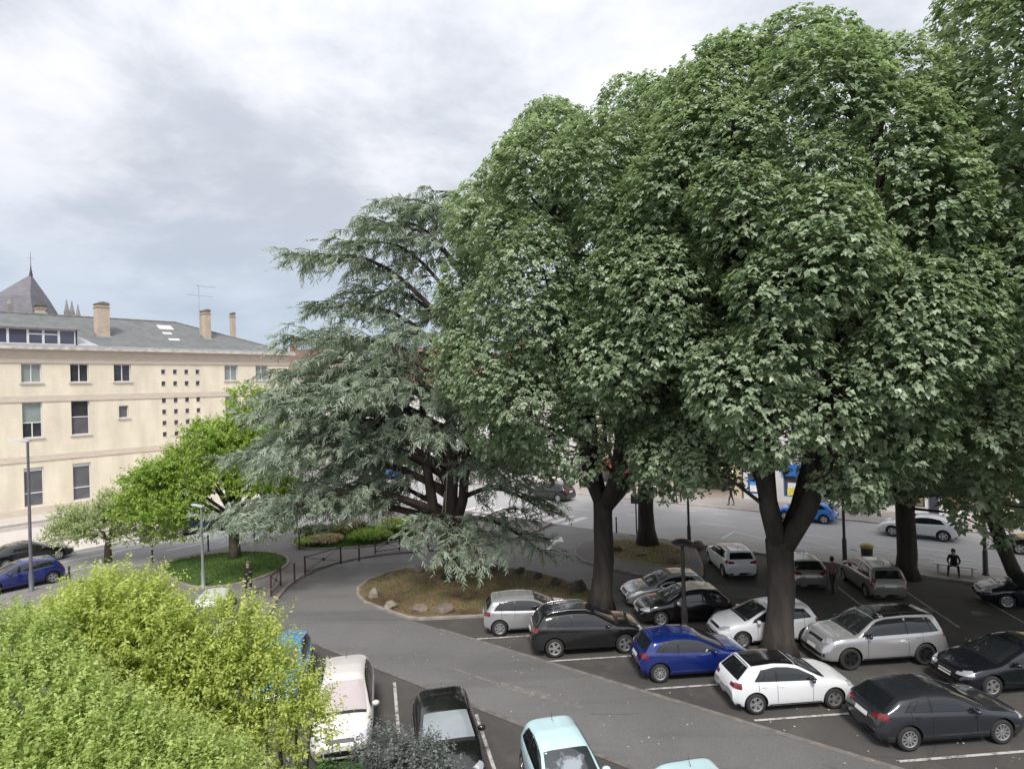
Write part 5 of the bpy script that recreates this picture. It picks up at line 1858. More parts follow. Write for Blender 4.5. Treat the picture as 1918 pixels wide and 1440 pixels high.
    def screen(name, mtl, ua_, ub_, d, off, ka, kb, n=8, m=10):
        rows = []
        for i in range(n + 1):
            u = lerp(ua_, ub_, i / n)
            yy = lerp(ka, kb, i / n)
            rw = []
            for j in range(m + 1):
                y = yy * (2 * j / m - 1)
                p = Vector((L / 2 - u, y, float(top(u)))) - Vector(d).normalized() * 2.5
                rw.append((p, d))
            rows.append(rw)
        grid(rows, off, name, mtl, flip=True)
    wr = Wd / 2
    screen('windscreen', M_WSCREEN, uc + .06, uw + .02, (-.75, 0, -1), .007, wr * .80, wr * .66)
    screen('cowl', M_BLACKTRIM, uc - .05, uc + .055, (-.4, 0, -1), .004, wr * .78, wr * .79, n=2)
    screen('rear_window', M_GLASS, ur + .05, ug - .03, (1, 0, -.5), .007, wr * .60, wr * .70)
    screen('roof_panel', 'roof', uw + .06, ur + .02, (0, 0, -1), .006, wr * .655, wr * .60, n=12)
    # plan outline used to wrap lamps and plates round the corners
    def corner(name, mtl, rear, sg, s0, s1, zin, zout, off=.006, n=8, m=4):
        pts = []
        w0 = Wd / 2 * float(hw(L if rear else 0))
        for y in np.linspace(0, w0, 12):
            pts.append((0.0, y))
        for u in np.linspace(.01, 1.1, 40):
            pts.append((u, Wd / 2 * float(hw(L - u if rear else u))))
        P = np.array(pts)
        ds = np.concatenate([[0], np.cumsum(np.linalg.norm(np.diff(P, axis=0), axis=1))])
        rows = []
        for i in range(m + 1):
            rw = []
            for j in range(n + 1):
                h = j / n
                s = lerp(s0, s1, h)
                p = np.array([np.interp(s, ds, P[:, 0]), np.interp(s, ds, P[:, 1])])
                q = np.array([np.interp(s + .06, ds, P[:, 0]), np.interp(s + .06, ds, P[:, 1])]) - np.array([np.interp(max(s - .06, 0), ds, P[:, 0]), np.interp(max(s - .06, 0), ds, P[:, 1])])
                q /= np.linalg.norm(q)
                nx, ny = -q[1], q[0]
                z = lerp(lerp(zin[0], zout[0], h), lerp(zin[1], zout[1], h), i / m)
                x = L / 2 - p[0]
                dx, dy = -nx, ny
                if rear:
                    x, dx = -x, -dx
                o = Vector((x + dx * 1.2, sg * (p[1] + dy * 1.2), z))
                rw.append((o, (-dx, -sg * dy, 0)))
            rows.append(rw)
        grid(rows, off, name, mtl, flip=((sg > 0) == rear))
    w0 = Wd / 2 * .72
    for sg in (-1, 1):
        corner('headlight', M_HEAD, False, sg, w0 * .62, w0 + .42, (zh - .165, zh - .085), (zh - .11, zh + .02))
        hi = sp.get('tall_tail', kind in ('mini_mpv', 'mpv', 'van', 'city'))
        zt_ = zg - .03
        if hi:
            corner('tail_light', M_TAIL, True, sg, Wd / 2 * .72, Wd / 2 * .77 + .22, (zt_ - .32, zt_ + .02), (zt_ - .26, zt_ + .06))
        else:
            corner('tail_light', M_TAIL, True, sg, Wd / 2 * .46, Wd / 2 * .77 + .30, (zt_ - .15, zt_ - .06), (zt_ - .16, zt_ + .01))
        corner('fog_recess', M_BLACKTRIM, False, sg, w0 * .72, w0 + .10, (z0 + .14, z0 + .24), (z0 + .16, z0 + .28), n=4, m=2)
        corner('grille', M_BLACKTRIM, False, sg, 0, w0 * .60, (zh - .16, zh - .075), (zh - .165, zh - .085), n=5, m=2)
        corner('lower_grille', M_BLACKTRIM, False, sg, 0, w0 * .66, (z0 + .09, z0 + .25), (z0 + .11, z0 + .24), n=5, m=2)
        corner('bumper_trim', M_BLACKTRIM, True, sg, 0, Wd / 2 * .77 + .25, (z0 + .03, z0 + .16), (z0 + .04, z0 + .12), n=8, m=2)
        corner('plate', M_PLATE, False, sg, 0, .26, (z0 + .275, z0 + .385), (z0 + .275, z0 + .385), off=.014, n=3, m=1)
        zp = zg - .30
        corner('plate', M_PLATE, True, sg, 0, .26, (zp, zp + .11), (zp, zp + .11), off=.014, n=3, m=1)
        # mirror
        mb = MB()
        pw = profile(gt0 + .22)
        yb = max(p[0] for p in pw)
        x0, zz = L / 2 - gt0 - .20, bl(gt0 + .2) + .03
        vs, fs = [], []
        nn, mm = 8, 6
        for i in range(mm + 1):
            ph = math.pi * i / mm
            for j in range(nn):
                a = 2 * math.pi * j / nn
                sx = math.copysign(abs(math.cos(a)) ** .6, math.cos(a))
                sz = math.copysign(abs(math.sin(a)) ** .6, math.sin(a))
                vs.append((x0 + .075 * sx * math.sin(ph), sg * (yb + .06 - .11 * math.cos(ph)), zz + .075 * sz * math.sin(ph) ** .8))
        for i in range(mm):
            for j in range(nn):
                fs.append((i * nn + j, i * nn + (j + 1) % nn, (i + 1) * nn + (j + 1) % nn, (i + 1) * nn + j))
        mb.add(vs, fs)
        parts.append(('mirror', mesh_obj('mirror', mb, [M_BLACKTRIM]), 'mirror'))
        if kind in ('suv', 'offroad'):
            mb = MB()
            pts = [(L / 2 - u, sg * (yat(u, .05) * .97), float(top(u)) + (.02 if 0 < i < 8 else -.03)) for i, u in enumerate(np.linspace(uw + .15, ur - .1, 9))]
            mb.tube(pts, .018, 6)
            parts.append(('roof_rail', mesh_obj('roof_rail', mb, [M_CHROME]), M_BLACKTRIM if kind == 'offroad' else M_CHROME))
    mb = MB()
    mb.tube([(L / 2 - ur + .35, 0, float(top(ur - .35))), (L / 2 - ur + .22, 0, float(top(ur - .35)) + .22)], [.008, .004], 5)
    parts.append(('aerial', mesh_obj('aerial', mb, [M_BLACKTRIM]), M_BLACKTRIM))
    CARC[kind] = (res, parts, xf, xr_)
    return CARC[kind]


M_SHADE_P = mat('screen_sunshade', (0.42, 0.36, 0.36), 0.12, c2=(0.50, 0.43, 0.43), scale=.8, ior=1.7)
M_SCREEN_PALE = mat('screen_pale', (0.19, 0.22, 0.235), 0.06, c2=(0.27, 0.30, 0.315), scale=.9, ior=1.7)  # pale blue-grey colour over the whole windscreen
M_SCREEN_MIX = mat('screen_half', (0.03, 0.035, 0.04), 0.06, c2=(0.27, 0.30, 0.33), scale=1.1, low=.46, high=.52, ior=1.8)  # dark and pale grey patches mixed over the windscreen
PAINTS = {}
for nm, c, mt, rg_ in [('white', (0.74, 0.75, 0.77), 0, .35), ('ivory', (0.70, 0.66, 0.63), 0, .4), ('silver', (0.48, 0.48, 0.49), .55, .34), ('grey', (0.20, 0.205, 0.21), .5, .36), ('greige', (0.33, 0.31, 0.28), .45, .4),
                       ('black', (0.008, 0.008, 0.009), 0, .25), ('darkgrey', (0.028, 0.031, 0.038), .3, .3), ('blue', (0.007, 0.022, 0.16), .25, .26), ('navy', (0.010, 0.012, 0.018), .2, .25), ('lightblue', (0.10, 0.32, 0.66), .1, .3), ('midnight', (0.010, 0.018, 0.05), .2, .3),
                       ('skyblue', (0.55, 0.74, 0.78), 0, .35), ('brightblue', (0.03, 0.22, 0.68), .1, .3), ('royal', (0.010, 0.020, 0.14), .15, .28), ('champagne', (0.30, 0.285, 0.26), .5, .36), ('cream', (0.62, 0.60, 0.50), 0, .45)]:
    PAINTS[nm] = paint(nm, c, mt, rg_ * .8)


def car(label, kind, color, ref, corner_, heading, roof=None, screen=None, mirror=None, wheels='five', rimm=None, group='cars in the car park', name='parked_car', detail=True):
    """ref: ground point of one wheel (RR, RL, FR, FL) or the car's centre (C); heading: the way the nose points"""
    sp = SPECS[kind]
    body, parts, xf, xr_ = car_meshes(kind)
    h = np.array(heading, float)
    h /= np.linalg.norm(h)
    left = np.array([-h[1], h[0]])
    c = np.array(ref, float)
    if corner_ != 'C':
        lx = xf if corner_[0] == 'F' else xr_
        ly = (sp['W'] / 2 - .05) * (1 if corner_[1] == 'L' else -1)
        c = c - h * lx - left * ly
    T = thing(name, label, 'car', (float(c[0]), float(c[1]), .008), math.atan2(h[1], h[0]), group)

    def put(nm, me, m, parent):
        o = link(nm, me, parent)
        o.material_slots[0].link = 'OBJECT'
        o.material_slots[0].material = m
        return o
    pm = PAINTS[color]
    bo = put('body', body, pm, T)
    for nm, me, m in parts:
        if nm == 'roof_panel':
            if roof is None:
                continue
            m = PAINTS[roof]
        elif m == 'paint':
            m = pm
        elif m == 'mirror':
            m = PAINTS[mirror] if mirror else pm
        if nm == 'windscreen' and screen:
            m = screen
        if not detail and nm in ('door_gap', 'door_handle', 'aerial', 'fog_recess'):
            continue
        put(nm, me, m, T)
    tm, km, bm_ = wheel_meshes(sp['r'], wheels)
    for lx in (xf, xr_):
        for sg in (-1, 1):
            w = link('wheel', tm, T, (lx, sg * (sp['W'] / 2 - .115), sp['r']), 0.0 if sg > 0 else math.pi)
            put('rim', km, rimm or M_RIM, w)
            link('brake_disc', bm_, w)
    return T


HA = (0.997, 0.08)
HB = (-0.997, -0.08)
HD = (0.20, -0.98)
car('silver hatchback at the corner of the cedar island, rear towards the lane', 'hatch2', 'silver', (-0.8, 25.7), 'RR', HA, wheels='plain')
car('glossy black crossover with roof rails beside the silver hatchback', 'suv', 'black', (1.3, 23.5), 'RR', HA)
car('metallic dark blue hatchback between the black crossover and the white black-roofed car', 'hatch', 'blue', (4.7, 21.3), 'RR', HA, wheels='ten')
car('white hatchback with black roof under the three-stemmed lime', 'hatch3', 'white', (7.1, 19.1), 'RR', HA, roof='black', mirror='black')
car('dark grey family hatchback nearest the lower right corner', 'family', 'darkgrey', (10.4, 17.0), 'RR', HA, wheels='ten')
car('black hatchback facing left at the right edge behind the dark grey one', 'family', 'navy', (14.7, 19.7), 'FL', HB)
car('silver off-roader with black roof facing the dark grey hatchback', 'offroad', 'silver', (11.4, 21.8), 'FL', HB, roof='black', mirror='black', rimm=M_RIMD)
car('white hatchback half hidden behind the three-stemmed lime trunk', 'hatch2', 'white', (8.4, 23.8), 'FL', HB, wheels='plain')
car('black small car with cream-white roof behind the dark blue hatchback', 'hatch3', 'black', (5.9, 26.2), 'FL', HB, roof='cream', mirror='white')
car('silver small hatchback right of the first lime trunk, nose to the left', 'hatch3', 'silver', (5.7, 28.3), 'FL', HB, wheels='plain')
car('white hatchback with black rear window parked nose to the street by the corner island', 'hatch2', 'white', (10.6, 32.6), 'RL', (0.02, 1.0), group='cars at the back of the car park')
car('grey-beige saloon behind the lime trunk in the back row', 'family', 'champagne', (13.1, 30.7), 'RL', (0.10, 0.995), group='cars at the back of the car park')
car('silver minivan at the back of the car park left of a trunk', 'mini_mpv', 'greige', (15.9, 28.9), 'RL', (0.13, 0.99), group='cars at the back of the car park', wheels='plain')
car('dark car cut by the right edge beneath the leaning trunk', 'saloon', 'navy', (20.9, 27.0), 'FL', (-0.93, 0.36), group='cars at the back of the car park', wheels='plain')
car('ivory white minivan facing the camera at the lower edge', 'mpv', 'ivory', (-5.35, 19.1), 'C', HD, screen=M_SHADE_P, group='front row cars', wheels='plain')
car('black small car facing the camera next to the ivory minivan', 'hatch3', 'black', (-2.1, 17.3), 'C', HD, screen=M_SCREEN_PALE, group='front row cars')
car('pale sky-blue small car facing the camera, cut by the lower edge', 'city', 'skyblue', (1.0, 15.35), 'C', HD, screen=M_SCREEN_MIX, group='front row cars')
car('pale blue car of which only the roof top shows at the lower edge', 'hatch3', 'skyblue', (4.0, 13.35), 'C', HD, group='front row cars')
car('light blue car behind the sparse twigs, left of the ivory minivan', 'hatch', 'lightblue', (-8.3, 21.9), 'C', HD, group='front row cars')
car('white van mostly hidden behind the golden shrub', 'van', 'white', (-12.7, 25.7), 'C', HD, group='front row cars', wheels='plain')
HBN = (-B2[0], -B2[1])
car('dark blue hatchback at the left edge beside the lamp post', 'hatch', 'royal', (-25.85, 35.1), 'RL', HBN, group='cars on the side street', name='car')
car('black car parked behind the dark blue hatchback at the left edge', 'saloon', 'black', (-29.2, 40.2), 'FR', tuple(B2), group='cars on the side street', wheels='plain')
car('dark blue crossover parked behind the green tree trunk', 'suv', 'midnight', (-22.7, 47.7), 'FR', tuple(B2), group='cars on the side street')
car('black car parked beyond the dark blue crossover under the cedar tips', 'family', 'black', (-19.6, 51.3), 'RR', tuple(B2), group='cars on the side street')
HAN = (-A2[0], -A2[1])
car('black crossover driving on the main street with red tail lights', 'suv', 'black', (3.7, 55.0), 'RL', HAN, group='cars on the main street', name='car', detail=False)
car('bright blue hatchback on the far street seen through the cedar', 'hatch', 'brightblue', (-14.4, 72.3), 'RL', HAN, group='cars on the main street', detail=False)
car('silver-white car ahead of the bright blue one on the far street', 'hatch2', 'silver', W(-61.8, 48.2), 'C', HAN, group='cars on the main street', detail=False)
car('light blue car parked before the navy shop behind the lime trunks', 'hatch', 'brightblue', (19.3, 45.3), 'FL', HAN, group='cars on the main street', detail=False)
car('white car on the street to the right of the back lime trunk', 'family', 'white', (23.7, 39.8), 'FL', HAN, group='cars on the main street', detail=False)
car('black car behind the leaning trunk on the main street', 'saloon', 'black', W(1.2, 45.6), 'C', HAN, group='cars on the main street', detail=False)
car('grey car parked before the houses under the lime leaves', 'hatch2', 'grey', W(-47, 48.3), 'C', HAN, group='cars on the main street', detail=False)
# ------------------------------------------------------------------ street furniture
M_LAMPGREY = mat('lamp_grey', (0.10, 0.10, 0.115), 0.5, c2=(0.14, 0.14, 0.155), scale=4)
M_LAMPPALE = mat('lamp_pale', (0.24, 0.27, 0.26), 0.5, 0.2)
M_LAMPHEAD = mat('lamp_head', (0.55, 0.56, 0.57), 0.4, 0.2)
M_BROWN = mat('bollard_brown', (0.055, 0.028, 0.026), 0.5, c2=(0.08, 0.042, 0.038), scale=6)


def lamp_post(label, x, y, h, r, m, arm, az, z=.12, disc=False, headm=None):
    T = thing('lamp_post', label, 'lamp post', (x, y, z), az, 'lamp posts')
    k = MB()
    k.lathe([(r * 1.9, 0), (r * 1.9, .04), (r * 1.5, .06), (r * 1.5, .9), (r * 1.1, 1.0), (r * .8, h)], 12)
    k.build('pole', m, T, smooth=True)
    k = MB()
    if disc:
        k.lathe([(.02, h + .16), (.25, h + .13), (.42, h + .05), (.44, h), (.38, h - .04), (.05, h - .05)], 20)
    else:
        k.add([(-.12, -.10, h - .02), (arm, -.14, h + .10), (arm, .14, h + .10), (-.12, .10, h - .02), (-.12, -.10, h + .06), (arm, -.12, h + .15), (arm, .12, h + .15), (-.12, .10, h + .06)],
              [(0, 3, 2, 1), (4, 5, 6, 7), (0, 1, 5, 4), (1, 2, 6, 5), (2, 3, 7, 6), (3, 0, 4, 7)])
    k.build('lamp_head', headm or M_LAMPHEAD, T, smooth=disc)
    k = MB()
    k.box(-r * 1.1, r * 1.1, -r * 1.62, -r * 1.2, .35, .75)
    k.build('hatch', m, T)
    return T


lamp_post('tall grey lamp post at the left in front of the stone building', -25.75, 33.4, 7.9, .075, M_LAMPGREY, 1.0, math.pi * 1.0)
lamp_post('slim pale lamp post on the lawn edge near the green tree', -16.4, 32.9, 4.25, .065, M_LAMPPALE, .55, math.pi * .9)
lamp_post('dark disc-headed lamp post between the black small car and the blue hatchback', 6.75, 25.75, 3.55, .085, M_DARK_METAL, 0, 0, z=.01, disc=True, headm=M_DARK_METAL)
for lb, x, y, h in (('tall black pole on the corner island beside a boulder', 10.55, 38.6, 6.2), ('tall black pole at the car park back edge behind the silver minivan', 17.85, 34.4, 6.6), ('tall black pole on the pavement near the right edge', 23.2, 31.3, 4.4)):
    T = thing('street_pole', lb, 'pole', (x, y, .1), 0, 'black street poles')
    k = MB()
    k.lathe([(.16, 0), (.16, .05), (.12, .1), (.11, 1.2), (.075, 1.3), (.065, h), (.02, h + .12)], 12)
    k.build('pole', M_DARK_METAL, T, smooth=True)
    k = MB()
    k.lathe([(.05, h + .1), (.16, h + .16), (.20, h + .42), (.10, h + .60), (.02, h + .66)], 12)
    k.build('lantern', M_LAMPHEAD, T, smooth=True)
T = thing('road_sign', 'grey-backed road sign on a dark post beside the straight lime trunk', 'sign', (8.0, 42.0, .1), R(-28))
k = MB()
k.tube([(0, 0, 0), (0, 0, 3.0)], .045, 8)
k.build('post', M_DARK_METAL, T)
k = MB()
k.box(-.31, .31, -.06, -.04, 2.05, 2.62)
k.build('sign_plate', mat('sign_back', (0.10, 0.10, 0.105), .6), T)
k = MB()
k.box(-.33, .33, -.04, -.025, 2.03, 2.64)
k.build('sign_rim', M_LAMPHEAD, T)
k = MB()
k.lathe([(.045, 3.0), (.07, 3.05), (.02, 3.15)], 8)
k.build('cap', M_LAMPHEAD, T)


def bollard(label, x, y, m, h=1.05, z=.12):
    T = thing('bollard', label, 'bollard', (x, y, z), 0, 'pavement bollards')
    k = MB()
    k.lathe([(.075, 0), (.075, .03), (.052, .06), (.048, h - .12), (.065, h - .10), (.065, h - .06), (.05, h - .03), (.02, h)], 10)
    k.build('post', m, T, smooth=True)
    k = MB()
    k.lathe([(.0535, h - .24), (.0535, h - .18)], 10)
    k.build('ring', M_LAMPHEAD if m is M_DARK_METAL else m, T)


for lb, x, y, m in [
    ('bollard between the two largest crossed barriers on the lane bend', -11.85, 33.5, M_BROWN),
    ('bollard between the wide barrier and the small far barrier', -9.35, 36.95 + .4, M_DARK_METAL),
    ('bollard behind the wide barrier at the flower bed corner', -14.0, 40.6, M_DARK_METAL),
    ('bollard half hidden by the hanging cedar branch near the planting bed', -6.5, 39.75, M_DARK_METAL),
    ('bollard on the street kerb left of the lawn', -22.2, 38.4, M_DARK_METAL),
    ('bollard on the street kerb between the green and cream trees', -20.0, 40.9, M_DARK_METAL),
    ('bollard on the street kerb at the far end of the lawn', -18.0, 43.3, M_DARK_METAL),
    ('bollard at the street corner beyond the planting bed', -16.0, 46.1, M_DARK_METAL),
    ('bollard at the crossing between two lime trunks', 6.75, 42.55, M_DARK_METAL),
    ('reddish bollard at the rear wheel of the dark blue hatchback', -24.3, 34.2, M_BROWN),
    ('bollard at the crossing under the right cedar tips', 0.0, 43.6, M_DARK_METAL)]:
    bollard(lb, x, y, m)
T = thing('bollard', 'reddish slanted bollard beyond the black parked car on the far kerb', 'bollard', (*W(-50.0, 11.5), .12), 0, 'pavement bollards')
k = MB()
k.lathe([(.07, 0), (.055, .06), (.055, 1.0), (.07, 1.02), (.03, 1.1)], 10)
k.build('post', M_BROWN, T, smooth=True)


def barrier(label, p, q):
    p, q = np.array(p, float), np.array(q, float)
    w = float(np.linalg.norm(q - p))
    a = math.atan2(q[1] - p[1], q[0] - p[0])
    T = thing('pedestrian_barrier', label, 'barrier', (p[0], p[1], .12), a, 'crossed metal barriers')
    h = 1.0
    for x in (0, w):
        k = MB()
        k.box(x - .035, x + .035, -.035, .035, 0, h + .04)
        k.build('post', M_BROWN, T)
    for z in (.14, h - .03):
        k = MB()
        k.bar((.035, 0, z), (w - .035, 0, z), .045)
        k.build('rail', M_BROWN, T)
    for z0, z1 in ((.17, h - .06), (h - .06, .17)):
        k = MB()
        y = .012 if z0 < z1 else -.012
        k.bar((.035, y, z0), (w - .035, y, z1), .022)
        k.build('cross_bar', M_BROWN, T)
    k = MB()
    k.lathe([(.001, -.035), (.085, -.03), (.085, .03), (.001, .035)], 12, axis='Y', center=(w / 2, 0, .56))
    k.build('disc', M_DARK_METAL, T)


barrier('crossed barrier seen almost end-on at the lane bend', (-12.25, 31.3), (-12.4, 33.0))
barrier('wide crossed barrier in the middle of the lane bend', (-11.75, 34.9), (-10.3, 36.85))
barrier('small far crossed barrier before the planting bed', (-8.75, 38.95), (-7.35, 39.5))
barrier('crossed barrier hidden beyond the hanging cedar branch', (-5.6, 39.8), (-4.0, 40.1))


# ---- boulders
def rock(label, x, y, s, seed, m, z=.09, tall=1.0):
    rng = np.random.default_rng(seed)
    bm = bmesh.new()
    bmesh.ops.create_icosphere(bm, subdivisions=3, radius=1)
    ph = rng.uniform(0, 6, 6)
    planes = nrm(rng.normal(size=(9, 3)))
    dist = rng.uniform(.55, .95, 9)
    for v in bm.verts:
        p = np.array(v.co)
        for pl, d in zip(planes, dist):
            k_ = p @ pl
            if k_ > d:
                p = p - pl * (k_ - d) * .92
        p = p * (1 + .06 * math.sin(p[0] * 7 + ph[0]) * math.sin(p[1] * 6 + ph[1]) + .03 * math.sin(p[2] * 13 + ph[2]))
        v.co = (p[0] * s * 1.15, p[1] * s * .85, max(p[2] * s * .8 * tall, -.25 * s))
    me = bpy.data.meshes.new('boulder')
    bm.to_mesh(me)
    bm.free()
    me.materials.append(m)
    me.polygons.foreach_set('use_smooth', [True] * len(me.polygons))
    try:
        me.set_sharp_from_angle(angle=R(28))
    except Exception:
        pass
    o = link('boulder', me, None, (x, y, z + .12 * s), rng.uniform(0, 3))
    tag(o, label, 'boulder', 'boulders on the islands')


M_ROCKP = mat('rock_pale', (0.19, 0.155, 0.125), .9, c2=(0.33, 0.285, 0.23), scale=3, bump=.6, bscale=9)
M_ROCKD = mat('rock_dark', (0.060, 0.050, 0.048), .9, c2=(0.12, 0.10, 0.09), scale=3, bump=.6, bscale=9)
M_ROCKM = mat('rock_brown', (0.13, 0.10, 0.085), .9, c2=(0.22, 0.18, 0.15), scale=3, bump=.6, bscale=9)
for i, (lb, x, y, s, m, tl) in enumerate([
    ('pale upright boulder at the left tip of the cedar island', -7.0, 30.9, .52, M_ROCKP, 1.35),
    ('pale flat boulder beside the upright one on the cedar island', -5.9, 29.3, .55, M_ROCKP, .9),
    ('brown block boulder third from the left along the near island edge', -4.5, 28.75, .50, M_ROCKM, 1.0),
    ('widest brown boulder before the cedar trunk', -3.3, 28.55, .66, M_ROCKM, .8),
    ('small dark pointed stone at the back left of the cedar island', -6.8, 33.9, .34, M_ROCKD, 1.2),
    ('long dark boulder behind the cedar trunk to the left', -5.5, 35.1, .62, M_ROCKD, .7),
    ('dark round boulder right of the cedar trunk under the hanging branch', -1.2, 34.9, .50, M_ROCKD, 1.0),
    ('dark triangular boulder second right of the cedar trunk', .15, 34.2, .48, M_ROCKD, .9),
    ('dark split boulder third right of the cedar trunk', 1.05, 33.2, .52, M_ROCKD, .9),
    ('dark boulder fourth right of the cedar trunk', 1.9, 32.1, .50, M_ROCKD, .95),
    ('largest dark boulder beside the first lime trunk', 2.9, 30.9, .72, M_ROCKD, 1.2),
    ('flat low stone in the mulch left of the silver hatchback', -1.4, 28.5, .45, M_ROCKM, .45),
    ('grey-brown boulder left on the corner island', 6.0, 37.9, .50, M_ROCKD, 1.0),
    ('low brown boulder before the straight lime trunk', 7.2, 36.8, .50, M_ROCKM, .6),
    ('angular brown boulder at the near rim of the corner island', 8.65, 35.1, .55, M_ROCKM, 1.0),
    ('brown boulder at the foot of the black pole on the corner island', 10.9, 38.3, .62, M_ROCKM, 1.1)]):
    rock(lb, x, y, s * .70, 100 + i, m, tall=tl)

# ---- cabinet, bin, bench
T = thing('litter_bin', 'dark bin with yellow lid behind the silver minivan', 'bin', (18.95, 34.2, .12), R(-30))
k = MB()
k.lathe([(.26, 0), (.30, .75)], 12)
k.build('body', M_DARK_METAL, T)
k = MB()
k.lathe([(.34, .75), (.34, .86), (.22, .95), (.02, .98)], 12)
k.build('lid', mat('bin_yellow', (0.40, 0.32, 0.08), .5), T)
T = thing('bench', 'low pale bench on the pavement at the car park back edge', 'bench', (21.9, 31.6, .12), ROT_A)
for y in (-.19, 0, .19):
    k = MB()
    k.box(-.9, .9, y - .08, y + .08, .42, .46)
    k.build('slat', M_LAMPHEAD, T)
for x in (-.7, .7):
    k = MB()
    k.box(x - .04, x + .04, -.22, .22, 0, .42)
    k.build('leg', M_LAMPHEAD, T)
T = thing('stake', 'pale wooden stake pair leaning at the cedar trunk', 'stake', (-3.95, 33.0, .1))
for a, b_ in (((-.05, 0, 2.6), (.28, -.1, 4.7)), ((.25, .0, 3.4), (.42, -.1, 5.6))):
    k = MB()
    k.tube([a, b_], .03, 6)
    k.build('pole', mat('stake_wood', (0.36, 0.32, 0.27), .9), T)

# ---- litter and petals on the lane
rng = np.random.default_rng(99)
V, F = [], []
for i in range(280):
    s, t = rng.uniform(-22, 14), rng.uniform(14.9, 23.5)
    x, y = W(s, t)
    r_ = rng.uniform(.01, .04)
    a0 = rng.uniform(0, 6.28)
    b0 = len(V)
    for j in range(5):
        V.append((x + r_ * math.cos(a0 + j * 1.257) * rng.uniform(.5, 1.2), y + r_ * math.sin(a0 + j * 1.257) * rng.uniform(.5, 1.2), .024 + rng.uniform(0, .015)))
    F.append([b0 + j for j in range(5)])
o = np_mesh('litter', np.array(V), np.array(F), mat('petal_white', (0.55, 0.53, 0.48), .8))
o['kind'] = 'stuff'
o['label'] = 'scattered pale petals and litter on the lane asphalt'
o['category'] = 'litter'


